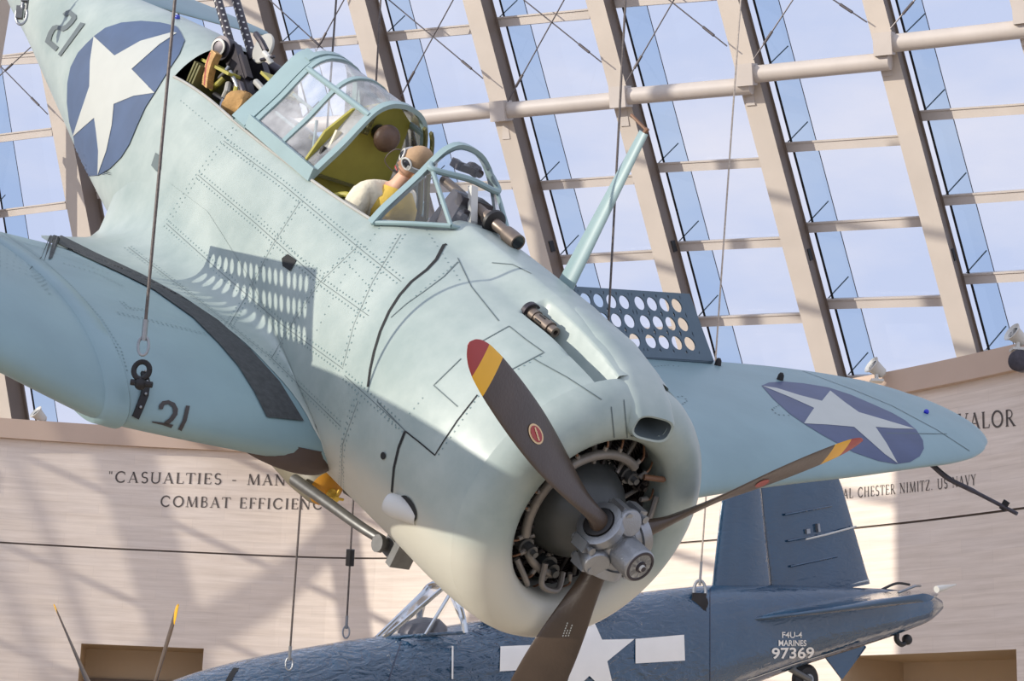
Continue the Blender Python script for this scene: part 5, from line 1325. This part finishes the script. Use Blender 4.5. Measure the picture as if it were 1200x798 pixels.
hg = MB(); hg.box((-7.8, .05, 1.1), (.05, .05, .05)); hg.build('rod_bracket', MSIL, rud, smooth=False); MB().box((-7.95, .06, 1.12), (.03, .05, .09)).build('rod_bracket', MSIL, rud, smooth=False)
# short left tailplane with rounded tip
def ftail(sg, full):
    G = []
    for y in np.linspace(.2, full, 14):
        t = (y-.2)/(full-.2); le = -6.42-1.5*t-.5*t**5; te = -9.05+.05*t+.35*t**5
        G.append([[le+(te-le)*c, sg*y, .325-.03*c+(1 if up else -1)*.085*(1-.25*t)*1.7*math.sqrt(max(0, c*(1-c)))*(1-.4*c)] for up, cc in ((True, cs[::-1]), (False, cs)) for c in cc])
    mb = MB().grid(G); mb.add(G[-1], [tuple(range(len(G[-1])))])
    return mb.build('tailplane', MDEEP, ftr, ang=60)
ftp = ftail(1, .95); ftail(-1, .95)
MB().tube([(-8.5, .6, .36), (-8.75, .62, .40), (-8.95, .5, .37)], .014, 6).build('elevator_horn', MSIL, ftp)
MB().lathe((-9.72, 0, .22), nrm([-1, -.05, .02]), [(0, .04), (.1, .035), (.35, .006)], 12).build('tail_light_fairing', MDISC, ftr)
MB().tube(catmull([(-8.85, .0, .33), (-9.1, 0, .37), (-9.3, 0, .33)], 5), .015, 6).build('tail_lug', MBLACK, ftr)
hk = MB().tube(catmull([(-9.0, .03, -.14), (-8.98, .03, -.24), (-9.05, .03, -.30), (-9.14, .03, -.27)], 6), .03, 8); hk.sphere((-9.14, .03, -.26), .06, 12, 8); hk.build('arrester_hook', MBLACK, ftr)
tw = MB().lathe((-7.62, -.03, -.46), (0, 1, 0), [(-.05, .06), (-.055, .13), (-.03, .165), (.03, .165), (.055, .13), (.05, .06)], 32).build('tail_wheel', MBLACK, ftr, ang=30)
MB().lathe((-7.62, .02, -.46), (0, 1, 0), [(0, .07), (.02, .06), (.02, .02)], 20).build('wheel_hub', MSIL, tw)
MB().tube([(-7.3, 0, -.25), (-7.62, .05, -.46)], .035, 8).build('tail_wheel_leg', MSILD, ftr)
MB().hexa([(-7.95, .17, -.5), (-8.35, .17, -.22), (-7.95, .19, -.5), (-8.35, .19, -.22), (-7.75, .17, -.24), (-8.35, .16, -.2), (-7.75, .19, -.24), (-8.35, .18, -.2)]).build('tail_wheel_door', MDEEP, ftr, smooth=False)
# four-bladed propeller
fp_ = empty('propeller'); fp_.parent = ftr
MB().lathe((-.1, 0, .0), (1, 0, 0), [(-.25, .16), (0, .17), (.12, .16), (.2, .1), (.3, .09), (.34, .05)], 28).build('hub', MSIL, fp_)
for k in range(4):
    a = math.radians(136.5-90*k); rd = np.array([0, math.cos(a)*-1, math.sin(a)]); rd = np.array([0, -math.cos(a)*-1*-1, math.sin(a)]) if False else np.array([0, math.cos(a), math.sin(a)])
    tgv = np.array([0, math.sin(a), -math.cos(a)]); G = []
    for r in np.linspace(.12, 1.96, 30):
        b = math.radians(np.interp(r, [.1, .6, 1.2, 2], [60, 42, 30, 22])); c = np.interp(r, [.1, .3, .7, 1.3, 1.8, 1.92, 1.96], [.12, .16, .28, .27, .2, .12, .03]); t = np.interp(r, [.1, .4, 1, 2], [.11, .06, .03, .012])
        chv = math.cos(b)*tgv+math.sin(b)*np.array([1., 0, 0]); nn = -math.sin(b)*tgv+math.cos(b)*np.array([1., 0, 0])
        G.append([rd*r+chv*c/2*math.cos(q)+nn*t/2*math.sin(q)+np.array([0, 0, 0.0]) for q in np.linspace(0, 2*PI, 17)[:-1]])
    mb = MB().grid([g for g in G[:28]], closed_v=True); mb.add(G[0], [tuple(range(16))]); b_ = mb.build('blade', MBLADE, fp_, ang=50)
    mb = MB().grid(G[27:], closed_v=True); mb.add(G[-1], [tuple(range(16))]); mb.build('yellow_tip', MYEL, b_, ang=50)
# windscreen and cockpit
fw_ = empty('windscreen'); fw_.parent = ftr
def farch(x, hw, zb, zt, n=24): return np.array([[x, hw*math.cos(a), zb+(zt-zb)*abs(math.sin(a))**.85] for a in np.linspace(0, PI, n)])
FA = farch(-3.16, .40, .71, 1.15)
MB().tube(FA, .03, 10).build('windscreen_arch', MMIRROR, fw_)
fl0, fr0 = np.array([-2.50, .07, .74]), np.array([-2.50, -.07, .74]); tl0, tr0 = FA[9], FA[14]
for a, b in ((fl0, tl0), (fr0, tr0)): MB().tube([a, b], .022, 8).build('windscreen_post', MMIRROR, fw_)
m0_ = np.array([-2.76, .36, .745]); MB().tube([m0_, FA[7]], .016, 8).build('windscreen_post', MMIRROR, fw_); MB().tube([fl0, m0_, FA[0]], .016, 8).build('windscreen_foot', MDEEP, fw_)
g_ = MB(); g_.add([fl0, tl0, tr0, fr0], [(0, 1, 2, 3)]); g_.add([fl0]+list(FA[0:10]), [tuple(range(11))]); g_.add([fr0]+list(FA[14:]), [tuple(range(11))]); g_.add([tl0]+list(FA[10:15]), [tuple(range(6))])
g_.build('windscreen_glass', GWIND, fw_, smooth=False)
cp = MB(); cp.lathe((-2.95, .0, .66), (0, 0, 1), [(0, .24), (.1, .23), (.17, .17), (.2, .05)], 20); cp.build('instrument_coaming', MGUN, ftr)
MB().sphere((-3.7, .0, .86), (.08, .12, .14), 16, 10).build('headrest', MLEATH, ftr)
MB().box((-3.82, 0, .8), (.06, .34, .36)).build('seat_back', MSILD, ftr, smooth=False)
MB().grid([farch(x, .37, .70, z) for x, z in ((-3.9, 1.02), (-4.3, .98), (-4.7, .9), (-5.1, .8))]).build('sliding_canopy', GWIND, ftr)
MB().tube(farch(-3.9, .375, .7, 1.025), .02, 8).build('canopy_bow', MDEEP, ftr)
# markings
host_c = Host([fbody], F4U); host_r = Host([rud], F4U)
c0 = (690, 768)
tips = [(688, 712), (743, 749), (722, 822), (656, 824), (636, 755)]; inn_ = [(705, 750), (711, 775), (690, 792), (671, 778), (673, 751)]
star = [p for a, b in zip(tips, inn_) for p in (a, b)]
decal(host_c, star, 'star', MWHITE2, fbody, .006, 5)
decal(host_c, [(744, 749), (801, 744), (802, 774), (744, 777.5)], 'insignia_bar', MWHITE2, fbody, .006, 5); decal(host_c, [(586, 758), (640, 755.5), (671, 778), (669, 782), (585, 787)], 'insignia_bar', MWHITE2, fbody, .006, 5)
decal(host_c, [(529, 758), (531, 758), (530.5, 796), (528.5, 796)], 'tally_line', MWHITE2, fbody, .006, 5)
gp = MB(); ribbon(host_c, [(277, 783), (272, 790), (267, 800), (263, 812)], .05, gp, .004); gp.build('cowl_flap_gap', MGAP, fbody)
sm = MB(); ribbon(host_c, [(875, 797), (930, 778), (992, 759)], .014, sm, .004); sm.build('belly_seam', MDISC, fbody)
sm = MB()
for l in ([(560, 722), (560, 798)], [(832, 690), (832, 798)], [(640, 742), (640, 798)], [(470, 752), (455, 798)]): ribbon(host_c, l, .01, sm, .003)
sm.build('panel_seam', MDEEPD, fbody)
def hull_text(s, x0, y0, x1, y1, name, tilt=0., bold=.02):
    cu = bpy.data.curves.new(name, 'FONT'); cu.body = s; cu.offset = bold; ob = bpy.data.objects.new(name, cu); COL.objects.link(ob)
    dg = bpy.context.evaluated_depsgraph_get(); me = bpy.data.meshes.new_from_object(ob.evaluated_get(dg)); bpy.data.objects.remove(ob)
    co = np.array([v.co[:] for v in me.vertices]); mn, mx = co.min(0), co.max(0)
    for v in me.vertices:
        a, b = (v.co.x-mn[0])/(mx[0]-mn[0]), (v.co.y-mn[1])/(mx[1]-mn[1])
        p, n = host_c.hit(x0+a*(x1-x0), y1-b*(y1-y0)-tilt*a); v.co = Vector(p+n*.006)
    me.materials.clear(); me.materials.append(MWHITE2); o = bpy.data.objects.new(name, me); COL.objects.link(o); o.parent = fbody
hull_text('F4U-4', 916, 740.5, 939.5, 747.5, 'type_lettering'); hull_text('MARINES', 912, 750, 944.5, 757, 'service_lettering'); hull_text('97369', 904, 759, 953.5, 772, 'serial_number', 1.)

# ================================================================== HANGING CABLES
def depth_of(pose, P): return float((pose.R @ np.asarray(P) + pose.t)[2])
def cable(u0, v0, u1, v1, Z0, Z1, r, m, lab, fit='shackle', grp='steel suspension cables'):
    b = cw(px(u1, v1, Z1)); k = 1.6; a = cw(px(u0+(u0-u1)*(k-1)*.7, v0+(v0-v1)*(k-1)*.7, Z0))
    a = cw(px(u0, v0, Z0)); a = b+(a-b)*k
    o = empty('suspension_cable', loc=Vector(b)); tag(o, lab, 'cable', grp); d = nrm(a-b)
    L_ = np.linalg.norm(a-b); P = [d*(.12+(L_-.12)*t) for t in np.linspace(0, 1, 12)]
    rope = MB().tube(P, r, 8).build('wire_rope', m, o)
    if fit:
        s = fit
        f_ = MB(); loop = [d*.12+np.array([math.cos(q)*.03*s, 0, math.sin(q)*.055*s])+np.array([0, 0, -.03*s]) for q in np.linspace(-PI/2, 1.5*PI, 20)]
        f_.tube(loop, .008*s, 8); f_.tube([d*.12, d*(.12+.12*s)], .014, 10); f_.build('thimble', MSIL, o)
    return o, d
A1 = host_w.hit(163, 468)[0]; Z1 = depth_of(SBD, A1)
cab, d_ = cable(205, 0, 166, 427, Z1-.12, Z1-.14, .0085, MROPE, 'dark braided cable in front of the fuselage star, shackled to the near wing joint', .9)
# twist of lighter strands
tw_ = MB()
sh = MB(); loc = np.array(cab.location)
Rs = nrm(M @ np.array([1., 0, 0])); Us = np.array([0, 0, 1.])
ringc = cw(px(166, 434, Z1-.12))-loc
sh.tube([ringc+.04*(math.cos(q)*Rs+math.sin(q)*Us*1.1) for q in np.linspace(0, 2*PI, 24)], .014, 8); sh.tube([ringc-.05*Rs-.06*Us, ringc+.06*Rs-.075*Us], .016, 10); sh.sphere(ringc-.07*Us, .032, 12, 8)
sh.build('shackle', MLINK, cab)
stp = MB(); pts = [host_w.hit(u, v) for u, v in ((166, 441), (169, 452), (168, 464), (163, 478), (158, 489))]; G = []
pp = np.array([p+n*.03*max(.15, 1-i*.28) for i, (p, n) in enumerate(pts)]); wA = mat_of(RP, TP)
P3 = [np.array(wA @ Vector(p))-loc for p in pp]; N3 = [np.array(wA.to_3x3() @ Vector(n)) for p, n in pts]
for p, n, t in zip(P3, N3, np.gradient(np.array(P3), axis=0)):
    s_ = nrm(np.cross(n, t)); G.append([p-s_*.02-n*.008, p-s_*.02+n*.008, p+s_*.02+n*.008, p+s_*.02-n*.008])
stp.grid(G, closed_v=True); stp.add(G[0], [(0, 1, 2, 3)]); stp.add(G[-1], [(0, 1, 2, 3)]); st_o = stp.build('lifting_strap', MLINK, cab, ang=30)
sb = MB()
for p, n in zip(P3[:4], N3[:4]): sb.sphere(p+n*.012, .008, 8, 6)
sb.build('strap_rivet', MSIL, st_o)
A2 = host_pw.hit(709, 455)[0]; Z2 = depth_of(SBD, A2)
cable(733, 0, 709, 454, Z2-.05, Z2-.05, .0085, MROPE, 'dark cable passing in front of the antenna mast down to the far wing', 1.2)
Pt = np.array([-5.84, 0, .74]); Zt_ = depth_of(F4U, F4U.on(820, 690, [0, 1, 0], 0))
c_, _ = cable(868, 0, 819, 700, Zt_+.0, Zt_-.32, .009, MROPEL, 'pale cable right of the dive flap falling to the navy fighter rear fuselage', 2.)
MB().box((0, 0, -.06), (.14, .1, .2)).lathe((0, -.06, -.06), (0, 1, 0), [(0, .09), (.12, .09)], 14).build('hook_block', MLINK, c_, smooth=False)
MB().tube([(0, 0, 1.6), (0, 0, 1.6)], .03) if False else None
Zn = depth_of(F4U, F4U.on(338, 790, [0, 1, 0], .4))
cable(394, 0, 338, 790, Zn, Zn, .009, MROPE, 'left one of the two cables holding the nose of the navy fighter', 1.)
Zm = depth_of(F4U, F4U.on(405, 752, [0, 1, 0], -.35))
c_, d2 = cable(446, 0, 405, 752, Zm, Zm, .009, MROPE, 'right one of the two cables holding the nose of the navy fighter', 1.)
MB().tube([d2*.7, d2*.85], .04, 10).build('cable_clamp', MLINK, c_)
ZF = depth_of(SBD, np.array([-7.4, -.3, .1]))
c_, d3 = cable(29, -20, 24, 30, ZF-.3, ZF-.3, .008, MROPE, 'short cable with a double clamp hanging before the tail at the top left corner', 1.4)
cm = MB()
for k in range(2): cm.box(d3*(.10+.13*k)+np.array([.03*(k-.5), 0, 0]), (.05, .04, .1)); cm.tube([d3*(.06+.13*k)+np.array([.03, 0, 0]), d3*(.2+.13*k)+np.array([.035, 0, 0])], .012, 8)
cm.build('double_clamp', MSILD, c_, smooth=False)
flood(46, 487, 33.6, 2.2, 'small floodlight on the coping under the near wing, left edge')
flood(1027, 432, 26.9, 2.6, 'small pale floodlight standing at the coping above the far wing tip star')
flood(1192, 394, 24.6, 2.6, 'floodlight at the right edge on the sloping coping')
lamp = empty('floodlight', loc=Vector(pxw(1197, 424, 24.4))); tag(lamp, 'dark round lamp jutting from the coping at the right edge', 'floodlight')
MB().lathe((0, 0, 0), nrm([-.6, -.8, 0]), [(-.3, .08), (-.05, .14), (.1, .15), (.12, .1)], 24).build('housing', MGUN, lamp)

# ================================================================== LIGHT, SKY, CAMERA
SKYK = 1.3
D = SUN
sd = bpy.data.lights.new('sun', 'SUN'); sd.energy = 4.1; sd.angle = math.radians(.3); sd.color = (1, .93, .82)
so = bpy.data.objects.new('sun', sd); COL.objects.link(so); so.location = (-30, 0, 30)
so.rotation_euler = Vector(D).to_track_quat('-Z', 'Y').to_euler()
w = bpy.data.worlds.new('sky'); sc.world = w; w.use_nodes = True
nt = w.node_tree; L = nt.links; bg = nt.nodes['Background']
tc = nt.nodes.new('ShaderNodeTexCoord'); mp = nt.nodes.new('ShaderNodeMapping'); mp.inputs['Scale'].default_value = (1.2, 1.2, 3.2); mp.inputs['Location'].default_value = (.3, .1, .25)
L.new(tc.outputs['Generated'], mp.inputs[0])
n = nt.nodes.new('ShaderNodeTexNoise'); n.inputs['Scale'].default_value = 3.2; n.inputs['Detail'].default_value = 6; n.inputs['Roughness'].default_value = .55; L.new(mp.outputs[0], n.inputs['Vector'])
r = nt.nodes.new('ShaderNodeValToRGB'); r.color_ramp.elements[0].position = .42; r.color_ramp.elements[1].position = .72
r.color_ramp.elements[0].color = (*s2l(203, 214, 243), 1); r.color_ramp.elements[1].color = (*s2l(234, 234, 247), 1)
L.new(n.outputs['Fac'], r.inputs['Fac']); L.new(r.outputs['Color'], bg.inputs['Color']); 
# the open sky is brighter overhead, towards the sun and behind the viewer than low ahead
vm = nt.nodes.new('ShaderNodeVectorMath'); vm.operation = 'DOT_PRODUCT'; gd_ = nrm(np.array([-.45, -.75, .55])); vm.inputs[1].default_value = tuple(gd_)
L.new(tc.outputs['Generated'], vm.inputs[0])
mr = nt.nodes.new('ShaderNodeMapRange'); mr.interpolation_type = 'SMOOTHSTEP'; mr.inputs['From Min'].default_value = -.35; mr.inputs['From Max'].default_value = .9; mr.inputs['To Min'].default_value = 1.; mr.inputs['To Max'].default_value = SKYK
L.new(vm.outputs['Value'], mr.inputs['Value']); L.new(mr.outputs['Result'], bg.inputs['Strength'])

cam = bpy.data.cameras.new('camera'); co = bpy.data.objects.new('camera', cam); COL.objects.link(co); sc.camera = co
cam.sensor_width = 36; cam.sensor_fit = 'HORIZONTAL'; cam.lens = FPX/1200*36; cam.clip_end = 400; cam.clip_start = .1
mw = Matrix.Identity(4)
for i in range(3):
    mw[i][0], mw[i][1], mw[i][2], mw[i][3] = M[i][0], -M[i][1], -M[i][2], CAM[i]
co.matrix_world = mw
sc.view_settings.view_transform = 'Standard'; sc.view_settings.look = 'None'; sc.view_settings.gamma = 1; sc.view_settings.use_curve_mapping = False
sc.view_settings.exposure = 0.0
sc.cycles.use_denoising = True; sc.cycles.max_bounces = 10; sc.cycles.transparent_max_bounces = 24; sc.cycles.caustics_reflective = False; sc.cycles.caustics_refractive = False
